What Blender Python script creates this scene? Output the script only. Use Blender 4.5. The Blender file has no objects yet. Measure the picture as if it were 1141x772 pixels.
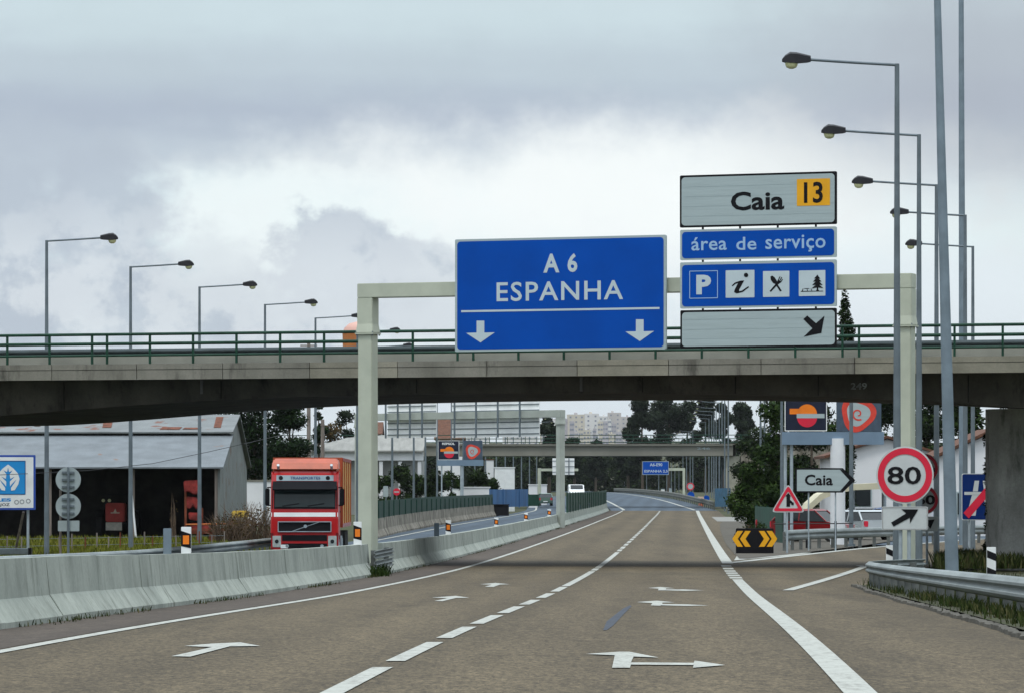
import bpy, bmesh, math, random
from mathutils import Vector, Matrix, Euler
random.seed(7)
S = bpy.context.scene
COL = S.collection
R = math.radians
# ------------------------------------------------------------------ camera
F = 5000.0                 # focal length in photo pixels (photo 1141 wide)
ZC = 2.5                   # camera height in the scene
cd = bpy.data.cameras.new('camera'); cam = bpy.data.objects.new('camera', cd); COL.objects.link(cam)
cam.location = (0, 0, ZC); cam.rotation_euler = (R(90), 0, 0)
cd.sensor_width = 36; cd.lens = 36*F/1141; cd.shift_y = 162/1141
cd.clip_start = 0.5; cd.clip_end = 12000
S.camera = cam
S.cycles.use_denoising = True
# ------------------------------------------------------------------ world
SUN_EL, SUN_AZ = 68, 200
ZENITH = 3.8              # overcast sky: overhead brightness relative to the horizon
def build_world():
    w = bpy.data.worlds.new('World'); S.world = w; w.use_nodes = True
    nt = w.node_tree; N = nt.nodes; L = nt.links; N.clear()
    out = N.new('ShaderNodeOutputWorld')
    sky = N.new('ShaderNodeTexSky'); sky.sky_type = 'NISHITA'; sky.sun_disc = False
    sky.sun_elevation = R(SUN_EL); sky.sun_rotation = R(SUN_AZ)
    b1 = N.new('ShaderNodeBackground'); b1.inputs[1].default_value = 0.1
    L.new(sky.outputs[0], b1.inputs[0])
    b2 = N.new('ShaderNodeBackground'); b2.inputs[1].default_value = 1.0
    mix = N.new('ShaderNodeMixShader'); mix.inputs[0].default_value = 0.95
    L.new(b1.outputs[0], mix.inputs[1]); L.new(b2.outputs[0], mix.inputs[2]); L.new(mix.outputs[0], out.inputs[0])
    tc = N.new('ShaderNodeTexCoord'); sep = N.new('ShaderNodeSeparateXYZ'); L.new(tc.outputs['Generated'], sep.inputs[0])
    def M(op, a, b=None, c=None):
        n = N.new('ShaderNodeMath'); n.operation = op
        for i, v in enumerate((a, b, c)):
            if v is None: continue
            if isinstance(v, (int, float)): n.inputs[i].default_value = v
            else: L.new(v, n.inputs[i])
        return n.outputs[0]
    U = M('MULTIPLY', M('ARCTAN2', sep.outputs[0], sep.outputs[1]), 10)      # azimuth, tenths of a radian
    V = M('MULTIPLY', M('ARCSINE', sep.outputs[2]), 10)                       # elevation
    cv = N.new('ShaderNodeCombineXYZ'); L.new(U, cv.inputs[0]); L.new(V, cv.inputs[1])
    def noise(scale, sx, sy, detail=5, rough=.55, off=0):
        mp = N.new('ShaderNodeMapping'); mp.inputs['Scale'].default_value = (sx, sy, 1); mp.inputs['Location'].default_value = (off, off*.7, off*.3)
        L.new(cv.outputs[0], mp.inputs[0])
        n = N.new('ShaderNodeTexNoise'); n.inputs['Scale'].default_value = scale
        n.inputs['Detail'].default_value = detail; n.inputs['Roughness'].default_value = rough
        L.new(mp.outputs[0], n.inputs[0]); return n.outputs[0]
    n1 = noise(3.4, 1, 1.25, 8, .58, 3.1)
    n2 = noise(9.0, 1, 1.1, 7, .6, 7.7)
    n3 = noise(0.9, .5, 1.4, 4, .5, 1.3)
    n4 = noise(2.2, .35, 2.2, 6, .55, 5.2)
    def ramp(x, stops, interp='EASE'):
        r = N.new('ShaderNodeValToRGB'); r.color_ramp.interpolation = interp
        e = r.color_ramp.elements
        while len(e) > 1: e.remove(e[-1])
        e[0].position = stops[0][0]; e[0].color = (*stops[0][1], 1)
        for p, c in stops[1:]:
            q = e.new(p); q.color = (*c, 1)
        L.new(x, r.inputs[0]); return r.outputs[0]
    # the stratus layer: elevation with a noisy edge picks the tone
    Vn = M('ADD', V, M('MULTIPLY', M('SUBTRACT', n3, .5), .20))
    Vn = M('ADD', Vn, M('MULTIPLY', M('SUBTRACT', n4, .5), .22))
    Vn = M('ADD', Vn, M('MULTIPLY', M('SUBTRACT', n2, .5), .05))
    Vs = M('MULTIPLY', Vn, 1/1.6)
    stops = [(0.0, (.69, .77, .83)), (.16, (.72, .80, .86)), (.28, (.78, .89, .92)), (.375, (.80, .93, .95)),
             (.415, (.75, .87, .91)), (.455, (.54, .62, .70)), (.52, (.455, .525, .625)), (.60, (.53, .62, .69)), (.68, (.62, .74, .79)), (.78, (.66, .76, .80)), (1.0, (.56, .62, .67))]
    base = ramp(Vs, stops)
    def mixc(fac, a, b):
        m = N.new('ShaderNodeMix'); m.data_type = 'RGBA'
        if isinstance(fac, float): m.inputs[0].default_value = fac
        else: L.new(fac, m.inputs[0])
        for k, v in ((6, a), (7, b)):
            if isinstance(v, tuple): m.inputs[k].default_value = (*v, 1)
            else: L.new(v, m.inputs[k])
        return m.outputs[2]
    def blob(u, v, ru, rv, edge=.35, warp=.5, nz=n1):
        a = M('DIVIDE', M('SUBTRACT', U, u), ru); b = M('DIVIDE', M('SUBTRACT', V, v), rv)
        d = M('SQRT', M('ADD', M('MULTIPLY', a, a), M('MULTIPLY', b, b)))
        d = M('ADD', d, M('MULTIPLY', M('SUBTRACT', nz, .5), warp*3))
        d = M('ADD', d, M('MULTIPLY', M('SUBTRACT', n2, .5), warp*1.3))
        mr = N.new('ShaderNodeMapRange'); mr.interpolation_type = 'SMOOTHSTEP'
        mr.inputs[1].default_value = 1+edge*.5; mr.inputs[2].default_value = 1-edge*.5
        L.new(d, mr.inputs[0]); return mr.outputs[0]
    def uv(px, py): return ((px-570.5)/500, (548-py)/500)
    c = base
    # bright break in the layer, right of the middle
    u, v = uv(700, 222); c = mixc(M('MULTIPLY', blob(u, v, .72, .155, 1.5, .6), 1.0), c, (.97, 1.02, 1.02))
    u, v = uv(320, 250); c = mixc(M('MULTIPLY', blob(u, v, .22, .09, 1.0, .9), .85), c, (.90, .99, 1.0))
    # cumulus heaps on the left: grey lilac with ragged rims
    for px, py, ru, rv, k, eg in ((5, 300, .22, .27, .95, .8), (115, 275, .15, .20, .9, .5), (190, 335, .22, .13, .5, .7), (385, 300, .15, .15, .95, .3), (455, 318, .15, .12, .85, .35), (330, 355, .2, .09, .6, .8), (60, 360, .6, .10, .6, 1.0)):
        u, v = uv(px, py); c = mixc(M('MULTIPLY', blob(u, v, ru, rv, eg, .7), k), c, (.49, .56, .65))
    u, v = uv(1110, 70); c = mixc(M('MULTIPLY', blob(u, v, .42, .30, 1.6, .3), .6), c, (.42, .45, .51))
    u, v = uv(1000, 330); c = mixc(M('MULTIPLY', blob(u, v, .6, .1, 1.2, .4), .45), c, (.80, .85, .92))
    low = N.new('ShaderNodeMapRange'); low.inputs[1].default_value = .72; low.inputs[2].default_value = .5; L.new(V, low.inputs[0])
    puff = blob(*uv(330, 300), .75, .16, .9, 1.1, n2)
    c = mixc(M('MULTIPLY', M('MULTIPLY', puff, low.outputs[0]), .45), c, (.90, .95, .97))
    zen = N.new('ShaderNodeMapRange'); zen.interpolation_type = 'SMOOTHSTEP'; zen.inputs[1].default_value = 2.3; zen.inputs[2].default_value = 11; zen.inputs[3].default_value = 1; zen.inputs[4].default_value = ZENITH
    L.new(V, zen.inputs[0])                                          # an overcast dome is brighter overhead
    # fine mottling
    mm = M('MULTIPLY', M('ADD', .94, M('MULTIPLY', n1, .12)), zen.outputs[0])
    vm = N.new('ShaderNodeVectorMath'); vm.operation = 'SCALE'; L.new(c, vm.inputs[0]); L.new(mm, vm.inputs['Scale'])
    L.new(vm.outputs[0], b2.inputs[0])
    try: w.cycles.sampling_method = 'MANUAL'; w.cycles.sample_map_resolution = 512
    except Exception: pass
build_world()
sl = bpy.data.lights.new('sun', 'SUN'); sl.energy = 1.5; sl.angle = R(10); sl.color = (1, .96, .9)
so = bpy.data.objects.new('sun', sl); COL.objects.link(so)
so.rotation_euler = (R(90-SUN_EL), 0, R(180-SUN_AZ))
S.view_settings.view_transform = 'Standard'; S.view_settings.look = 'None'
S.view_settings.gamma = 1; S.view_settings.exposure = 0; S.view_settings.use_curve_mapping = False

# ------------------------------------------------------------------ layout functions
def lerp_table(tab, x):
    if x <= tab[0][0]: return tab[0][1]
    for (a, va), (b, vb) in zip(tab, tab[1:]):
        if x <= b:
            t = (x-a)/(b-a); return va+(vb-va)*t
    return tab[-1][1]
def smooth_table(tab, x):
    # monotone-ish cubic (Catmull-Rom) interpolation
    if x <= tab[0][0]: return tab[0][1]
    if x >= tab[-1][0]: return tab[-1][1]
    for i in range(len(tab)-1):
        a, va = tab[i]; b, vb = tab[i+1]
        if x <= b:
            def sl(j):
                if j <= 0: return (tab[1][1]-tab[0][1])/(tab[1][0]-tab[0][0])
                if j >= len(tab)-1: return (tab[-1][1]-tab[-2][1])/(tab[-1][0]-tab[-2][0])
                return (tab[j+1][1]-tab[j-1][1])/(tab[j+1][0]-tab[j-1][0])
            h = b-a; t = (x-a)/h; m0, m1 = sl(i)*h, sl(i+1)*h
            return (2*t**3-3*t*t+1)*va+(t**3-2*t*t+t)*m0+(-2*t**3+3*t*t)*vb+(t**3-t*t)*m1
ZT = [(-60, -1.30), (0, -1.35), (32, -1.43), (50, -1.55), (88, -1.93), (135, -2.20), (215, -2.25), (330, -2.15), (463, -1.90), (600, -.96), (750, -.45), (900, -.18), (1000, 0), (1300, .5)]
def ZR(d): return ZC+smooth_table(ZT, d)
XT = [(463, 15.28), (520, 15.75), (600, 15.9), (750, 16.5), (900, 17.4), (1000, 17.0), (1300, 8.0)]
def XC(d): return -2.5+.0384*d if d <= 463 else smooth_table([(400, 12.86)]+XT, d)
def opp_dip(d): return lerp_table([(0, .1), (90, .18), (130, .25), (190, .25), (300, .03), (2000, 0)], d)
def ZO(d): return ZR(d)-opp_dip(d)
def P(px, py, d): return Vector(((px-570.5)*d/F, d, ZC-(py-548)*d/F))
def PX(px, d): return (px-570.5)*d/F
def PZ(py, d): return ZC-(py-548)*d/F

# ------------------------------------------------------------------ materials
def lin(*c):
    return tuple(((v/255)/12.92 if v/255 <= .04045 else ((v/255+.055)/1.055)**2.4) for v in c)
MATS = {}
def mat(name, col, rough=.6, metal=0, var=.12, scale=4, bump=0, col2=None, stretch=(1, 1, 1), detail=4, spec=.28, contrast=(.35, .65), coat=0, fine=0):
    """principled with a noise-driven colour variation in object space"""
    if name in MATS: return MATS[name]
    m = bpy.data.materials.new(name); m.use_nodes = True; nt = m.node_tree; N = nt.nodes; L = nt.links
    b = N['Principled BSDF']; b.inputs['Roughness'].default_value = rough; b.inputs['Metallic'].default_value = metal
    b.inputs['Specular IOR Level'].default_value = spec
    if coat: b.inputs['Coat Weight'].default_value = coat
    g = N.new('ShaderNodeNewGeometry'); mp = N.new('ShaderNodeMapping'); mp.inputs['Scale'].default_value = stretch
    L.new(g.outputs['Position'], mp.inputs[0])
    n = N.new('ShaderNodeTexNoise'); n.inputs['Scale'].default_value = scale; n.inputs['Detail'].default_value = detail; n.inputs['Roughness'].default_value = .6
    L.new(mp.outputs[0], n.inputs[0])
    mr = N.new('ShaderNodeMapRange'); mr.inputs[1].default_value = contrast[0]; mr.inputs[2].default_value = contrast[1]
    L.new(n.outputs[0], mr.inputs[0])
    mx = N.new('ShaderNodeMix'); mx.data_type = 'RGBA'; L.new(mr.outputs[0], mx.inputs[0])
    c2 = col2 if col2 else tuple(min(1, v*(1+var)) for v in col); c1 = col if col2 else tuple(v*(1-var) for v in col)
    mx.inputs[6].default_value = (*c1, 1); mx.inputs[7].default_value = (*c2, 1)
    outc = mx.outputs[2]
    if fine:
        n2 = N.new('ShaderNodeTexNoise'); n2.inputs['Scale'].default_value = 18; n2.inputs['Detail'].default_value = 3
        L.new(g.outputs['Position'], n2.inputs[0])
        m2 = N.new('ShaderNodeMapRange'); m2.inputs[1].default_value = .25; m2.inputs[2].default_value = .75; m2.inputs[3].default_value = 1-fine; m2.inputs[4].default_value = 1+fine
        L.new(n2.outputs[0], m2.inputs[0])
        vm = N.new('ShaderNodeVectorMath'); vm.operation = 'SCALE'; L.new(outc, vm.inputs[0]); L.new(m2.outputs[0], vm.inputs['Scale']); outc = vm.outputs[0]
    L.new(outc, b.inputs['Base Color'])
    if bump:
        bp = N.new('ShaderNodeBump'); bp.inputs['Strength'].default_value = bump; bp.inputs['Distance'].default_value = .02
        L.new(n.outputs[0], bp.inputs['Height']); L.new(bp.outputs[0], b.inputs['Normal'])
    MATS[name] = m; return m
def leafmat(name, ca, cb, cc):
    m = bpy.data.materials.new(name); m.use_nodes = True; nt = m.node_tree; N = nt.nodes; L = nt.links
    b = N['Principled BSDF']; b.inputs['Roughness'].default_value = .8; b.inputs['Specular IOR Level'].default_value = .06
    g = N.new('ShaderNodeNewGeometry'); r = N.new('ShaderNodeValToRGB'); e = r.color_ramp.elements
    e[0].color = (*ca, 1); e[1].color = (*cc, 1); q = e.new(.5); q.color = (*cb, 1)
    n = N.new('ShaderNodeTexNoise'); n.inputs['Scale'].default_value = .7; L.new(g.outputs['Position'], n.inputs[0])
    a = N.new('ShaderNodeMath'); a.operation = 'MULTIPLY_ADD'; L.new(g.outputs['Random Per Island'], a.inputs[0]); a.inputs[1].default_value = .6
    s = N.new('ShaderNodeMath'); s.operation = 'SUBTRACT'; L.new(n.outputs[0], s.inputs[0]); s.inputs[1].default_value = .3
    L.new(s.outputs[0], a.inputs[2]); L.new(a.outputs[0], r.inputs[0]); L.new(r.outputs[0], b.inputs['Base Color'])
    return m
def road_mat(name, ca, cb, worn):
    """asphalt: aggregate speckle, wheel-track bands that follow the lanes, a few stains"""
    m = bpy.data.materials.new(name); m.use_nodes = True; nt = m.node_tree; N = nt.nodes; L = nt.links
    b = N['Principled BSDF']; b.inputs['Roughness'].default_value = .85; b.inputs['Specular IOR Level'].default_value = .25
    g = N.new('ShaderNodeNewGeometry')
    def nz(scale, st, det=4, ro=.6):
        mp = N.new('ShaderNodeMapping'); mp.inputs['Scale'].default_value = st; L.new(g.outputs['Position'], mp.inputs[0])
        n = N.new('ShaderNodeTexNoise'); n.inputs['Scale'].default_value = scale; n.inputs['Detail'].default_value = det; n.inputs['Roughness'].default_value = ro
        L.new(mp.outputs[0], n.inputs[0]); return n.outputs[0]
    big = nz(.55, (1, .08, 1), 5); spk = nz(22, (1, .22, 1), 3, .9); mid = nz(3.0, (1, .25, 1), 5, .7)
    tr = N.new('ShaderNodeMapping'); tr.inputs['Rotation'].default_value = (0, 0, R(2.2)); L.new(g.outputs['Position'], tr.inputs[0])
    mr = N.new('ShaderNodeMapRange'); mr.inputs[1].default_value = .3; mr.inputs[2].default_value = .7; L.new(big, mr.inputs[0])
    mx = N.new('ShaderNodeMix'); mx.data_type = 'RGBA'; L.new(mr.outputs[0], mx.inputs[0]); mx.inputs[6].default_value = (*ca, 1); mx.inputs[7].default_value = (*cb, 1)
    def sc(c, f, lo, hi, a, bb):
        q = N.new('ShaderNodeMapRange'); q.inputs[1].default_value = lo; q.inputs[2].default_value = hi; q.inputs[3].default_value = a; q.inputs[4].default_value = bb
        L.new(f, q.inputs[0]); v = N.new('ShaderNodeVectorMath'); v.operation = 'SCALE'; L.new(c, v.inputs[0]); L.new(q.outputs[0], v.inputs['Scale']); return v.outputs[0]
    c = sc(mx.outputs[2], spk, .3, .7, 1-worn, 1+worn); c = sc(c, mid, .3, .7, .84, 1.14)
    # wheel tracks: bands along the lanes (the carriageway runs at a slope of .0384), broken up by noise
    sp = N.new('ShaderNodeSeparateXYZ'); L.new(g.outputs['Position'], sp.inputs[0])
    def M(op, a, b_):
        n = N.new('ShaderNodeMath'); n.operation = op
        for i, v in enumerate((a, b_)):
            if isinstance(v, (int, float)): n.inputs[i].default_value = v
            else: L.new(v, n.inputs[i])
        return n.outputs[0]
    lat = M('ADD', M('SUBTRACT', sp.outputs[0], M('MULTIPLY', sp.outputs[1], .0384)), 2.5)
    wave = M('COSINE', M('MULTIPLY', lat, 2*math.pi/1.875), 0)
    c = sc(c, M('ADD', wave, M('MULTIPLY', M('SUBTRACT', nz(1.6, (1, .03, 1), 4), .5), 3.4)), -1.2, 1.2, 1.10, .84)
    stain = nz(.9, (1, .10, 1), 6, .75); c = sc(c, stain, .54, .70, 1, .70)
    c = sc(c, nz(7, (1, .35, 1), 6, .8), .35, .65, .80, 1.18)
    L.new(c, b.inputs['Base Color'])
    bp = N.new('ShaderNodeBump'); bp.inputs['Strength'].default_value = .3; bp.inputs['Distance'].default_value = .01; L.new(spk, bp.inputs['Height']); L.new(bp.outputs[0], b.inputs['Normal'])
    return m
def corrug_mat(name, col, rustc, period=.25, rust=.62, axis=0):
    """corrugated sheet with rust blotches"""
    m = mat(name, col, .55, .2, .15, .8)
    nt = m.node_tree; N = nt.nodes; L = nt.links; b = N['Principled BSDF']
    tc = N.new('ShaderNodeTexCoord'); w = N.new('ShaderNodeTexWave'); w.inputs['Scale'].default_value = 1/period/6.283*2*math.pi/2
    w.bands_direction = 'XYZ'[axis]; L.new(tc.outputs['Object'], w.inputs[0])
    bp = N.new('ShaderNodeBump'); bp.inputs['Strength'].default_value = .25; bp.inputs['Distance'].default_value = .02; L.new(w.outputs[1], bp.inputs['Height']); L.new(bp.outputs[0], b.inputs['Normal'])
    n = N.new('ShaderNodeTexNoise'); n.inputs['Scale'].default_value = .9; n.inputs['Detail'].default_value = 6; L.new(tc.outputs['Object'], n.inputs[0])
    mr = N.new('ShaderNodeMapRange'); mr.inputs[1].default_value = rust; mr.inputs[2].default_value = rust+.06; L.new(n.outputs[0], mr.inputs[0])
    old = b.inputs['Base Color'].links[0].from_socket
    mx = N.new('ShaderNodeMix'); mx.data_type = 'RGBA'; L.new(mr.outputs[0], mx.inputs[0]); L.new(old, mx.inputs[6]); mx.inputs[7].default_value = (*rustc, 1)
    L.new(mx.outputs[2], b.inputs['Base Color'])
    return m

def grime_mat(name, ca, cb, dirt):
    """weathered concrete: broad blotches, a few narrow dark run-off streaks"""
    m = mat(name, ca, .88, 0, 0, .9, .15, col2=cb, stretch=(1, 1, .7), detail=9, fine=.10, contrast=(.3, .7)); nt = m.node_tree; N = nt.nodes; L = nt.links; b = N['Principled BSDF']
    g = N.new('ShaderNodeNewGeometry')
    def nz(sc, st, det):
        mp = N.new('ShaderNodeMapping'); mp.inputs['Scale'].default_value = st; L.new(g.outputs['Position'], mp.inputs[0]); n = N.new('ShaderNodeTexNoise'); n.inputs['Scale'].default_value = sc; n.inputs['Detail'].default_value = det; n.inputs['Roughness'].default_value = .7
        L.new(mp.outputs[0], n.inputs[0]); return n.outputs[0]
    def mr(x, a, c, hi):
        q = N.new('ShaderNodeMapRange'); q.inputs[1].default_value = a; q.inputs[2].default_value = c; q.inputs[4].default_value = hi; L.new(x, q.inputs[0]); return q.outputs[0]
    a = N.new('ShaderNodeMath'); a.operation = 'MULTIPLY'; L.new(mr(nz(2.6, (1, 1, .22), 5), .52, .68, .85), a.inputs[0]); L.new(mr(nz(.45, (1, 1, 1), 3), .34, .58, 1), a.inputs[1])
    old = b.inputs['Base Color'].links[0].from_socket; mx = N.new('ShaderNodeMix'); mx.data_type = 'RGBA'; L.new(a.outputs[0], mx.inputs[0]); L.new(old, mx.inputs[6]); mx.inputs[7].default_value = (*dirt, 1); L.new(mx.outputs[2], b.inputs['Base Color']); return m
ASPH = road_mat('brown_asphalt', (0.0690, 0.0535, 0.0320), (0.0940, 0.0730, 0.0435), .75)
ASPH2 = road_mat('blue_asphalt', (0.0432, 0.0620, 0.0834), (0.0590, 0.0808, 0.1048), .2)
SHOULD = road_mat('shoulder_asphalt', (0.0525, 0.0412, 0.0327), (0.0693, 0.0549, 0.0430), .3)
PAINT = mat('road_paint', (0.3320, 0.3403, 0.3080), .6, 0, .1, 6, detail=8, contrast=(.3, .6), fine=.1)
def wear_paint(m, under):
    nt = m.node_tree; N = nt.nodes; L = nt.links; b = N['Principled BSDF']; g = N.new('ShaderNodeNewGeometry'); n = N.new('ShaderNodeTexNoise'); n.inputs['Scale'].default_value = 9; n.inputs['Detail'].default_value = 9; n.inputs['Roughness'].default_value = .8
    mp = N.new('ShaderNodeMapping'); mp.inputs['Scale'].default_value = (1, .25, 1); L.new(g.outputs['Position'], mp.inputs[0]); L.new(mp.outputs[0], n.inputs[0])
    q = N.new('ShaderNodeMapRange'); q.inputs[1].default_value = .50; q.inputs[2].default_value = .70; q.inputs[4].default_value = .85; L.new(n.outputs[0], q.inputs[0])
    old = b.inputs['Base Color'].links[0].from_socket; mx = N.new('ShaderNodeMix'); mx.data_type = 'RGBA'; L.new(q.outputs[0], mx.inputs[0]); L.new(old, mx.inputs[6]); mx.inputs[7].default_value = (*under, 1); L.new(mx.outputs[2], b.inputs['Base Color'])
wear_paint(PAINT, (.10, .09, .075))
CONC = grime_mat('barrier_concrete', (.23, .255, .225), (.37, .40, .355), (.10, .11, .09))
CONC_D = grime_mat('deck_concrete', (.145, .14, .115), (.235, .225, .19), (.05, .048, .04))
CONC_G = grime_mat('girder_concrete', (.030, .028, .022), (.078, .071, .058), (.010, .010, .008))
CONC_P = mat('parapet_concrete', (0.3795, 0.3737, 0.3248), .85, 0, .14, .7, .1, detail=8)
CONC_OLD = mat('old_concrete', (.10, .088, .066), .9, 0, 0, .9, .3, col2=(.30, .275, .23), detail=8, fine=.2)
GALV = mat('galvanised_steel', (.185, .235, .275), .55, .2, .14, 1.5, spec=.25)
GALV_L = mat('galvanised_pale', (0.3570, 0.4136, 0.4508), .5, .3, .15, 2.5, fine=.08)
POLE = mat('pole_steel', (.135, .165, .185), .6, .15, .15, 1.5, spec=.2)
GANTRY = mat('gantry_paint', (0.4557, 0.4830, 0.3928), .5, .1, .08, 1.2)
GREEN = mat('green_rail_paint', (.010, .046, .028), .55, 0, .25, 3, spec=.2)
MESHG = mat('green_screen', (.006, .036, .024), .7, 0, .3, 1.2, stretch=(1, 1, .3), fine=.15)
GALV_D = mat('dull_bridge_steel', (.045, .058, .062), .7, 0, .15, 2, spec=.15)
RAILM = mat('weathered_beam', (.20, .225, .225), .7, 0, .22, 1.2, spec=.2, stretch=(1, .3, 3), detail=8, fine=.12)
POSTM = mat('weathered_post', (.12, .13, .125), .75, 0, .25, 3, spec=.15)
SIGNW2 = mat('sign_white_clean', (.50, .53, .53), .45, 0, .06, 3, spec=.15)
WHITE = mat('white_paint', (.74, .76, .76), .5, 0, .06, 2)
SIGNW = mat('sign_white', (0.3534, 0.4250, 0.4355), .4, 0, .05, 3, stretch=(.3, .3, 5))
SIGNB = mat('sign_blue', (.0005, .064, .37), .6, 0, .08, .8, spec=.1, detail=8)
SIGNBL = mat('sign_light_blue', (.02, .26, .62), .4, 0, .06, 1)
LETW = mat('reflective_white', (0.4760, 0.5610, 0.5950), .4, 0, .04, 2)
LETBL = mat('pale_blue_letter', (0.3040, 0.4640, 0.6630), .4, 0, .04, 2)
BLACK = mat('black_paint', (.008, .008, .010), .5, 0, .2, 3, spec=.12)
DARK = mat('dark_plastic', (.010, .010, .013), .5, 0, .2, 3)
REDS = mat('sign_red', (.62, .02, .05), .4, 0, .06, 2)
YEL = mat('sign_yellow', (.75, .36, .012), .45, 0, .06, 2)
ORANGE = mat('orange', (.80, .20, .015), .4, 0, .06, 2)
TRUCKR = mat('truck_red', (0.3840, 0.0085, 0.0102), .3, 0, .1, 1, coat=.4)
TRUCKO = mat('truck_orange', (0.3600, 0.0684, 0.0280), .4, 0, .15, 2)
TRUCKY = mat('trailer_curtain', (.44, .22, .025), .5, 0, .15, 1.5)
GLASS = mat('dark_glass', (.012, .016, .018), .12, 0, .1, 1, spec=.3)
RUBBER = mat('rubber', (.015, .015, .015), .8, 0, .1, 4)
LENS = mat('lamp_lens', (.62, .62, .36), .25, 0, .05, 4)
BARK = mat('bark', (.07, .055, .04), .9, 0, .3, 6, .5)
DRYB = mat('dry_twigs', (.11, .075, .05), .9, 0, .3, 6)
TILE = mat('roof_tile', (0.1054, 0.0468, 0.0281), .8, 0, .25, 3, .3)
WALLW = mat('white_wall', (.66, .67, .68), .8, 0, .06, .6)
STONE = mat('kerb_stone', (0.0720, 0.0667, 0.0550), .9, 0, .25, 3, .4)
RUST = mat('rusty_iron', (.16, .045, .022), .85, 0, .35, 2)
WOODP = mat('weathered_wood', (.20, .17, .15), .9, 0, .25, 3, stretch=(3, 3, .3))
SHEET = corrug_mat('corrugated_sheet', (0.1551, 0.1690, 0.1712), (.14, .05, .028), .25, .63)
SHEET2 = corrug_mat('corrugated_sheet_low', (0.1359, 0.1540, 0.1672), (.17, .09, .055), .3, .70)
SHEETW = corrug_mat('corrugated_wall', (0.1680, 0.1860, 0.1798), (.12, .07, .045), .2, .58, axis=1)
LEAF_D = leafmat('leaf_dark', (0.0049, 0.0091, 0.0033), (0.0090, 0.0174, 0.0052), (0.0316, 0.0530, 0.0138))
LEAF_P = leafmat('leaf_pine', (0.0049, 0.0100, 0.0046), (0.0090, 0.0191, 0.0070), (0.0316, 0.0598, 0.0192))
LEAF_E = leafmat('leaf_eucalyptus', (0.0058, 0.0100, 0.0059), (0.0108, 0.0174, 0.0096), (0.0388, 0.0530, 0.0301))
LEAF_B = leafmat('leaf_bush', (0.0066, 0.0149, 0.0039), (0.0132, 0.0274, 0.0059), (0.0490, 0.0811, 0.0192))
LEAF_R = leafmat('leaf_russet', (0.0330, 0.0248, 0.0110), (0.0660, 0.0413, 0.0165), (0.0550, 0.0495, 0.0165))
GRASSM = leafmat('grass_blades', (.012, .024, .006), (.030, .044, .011), (.11, .095, .045))

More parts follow.
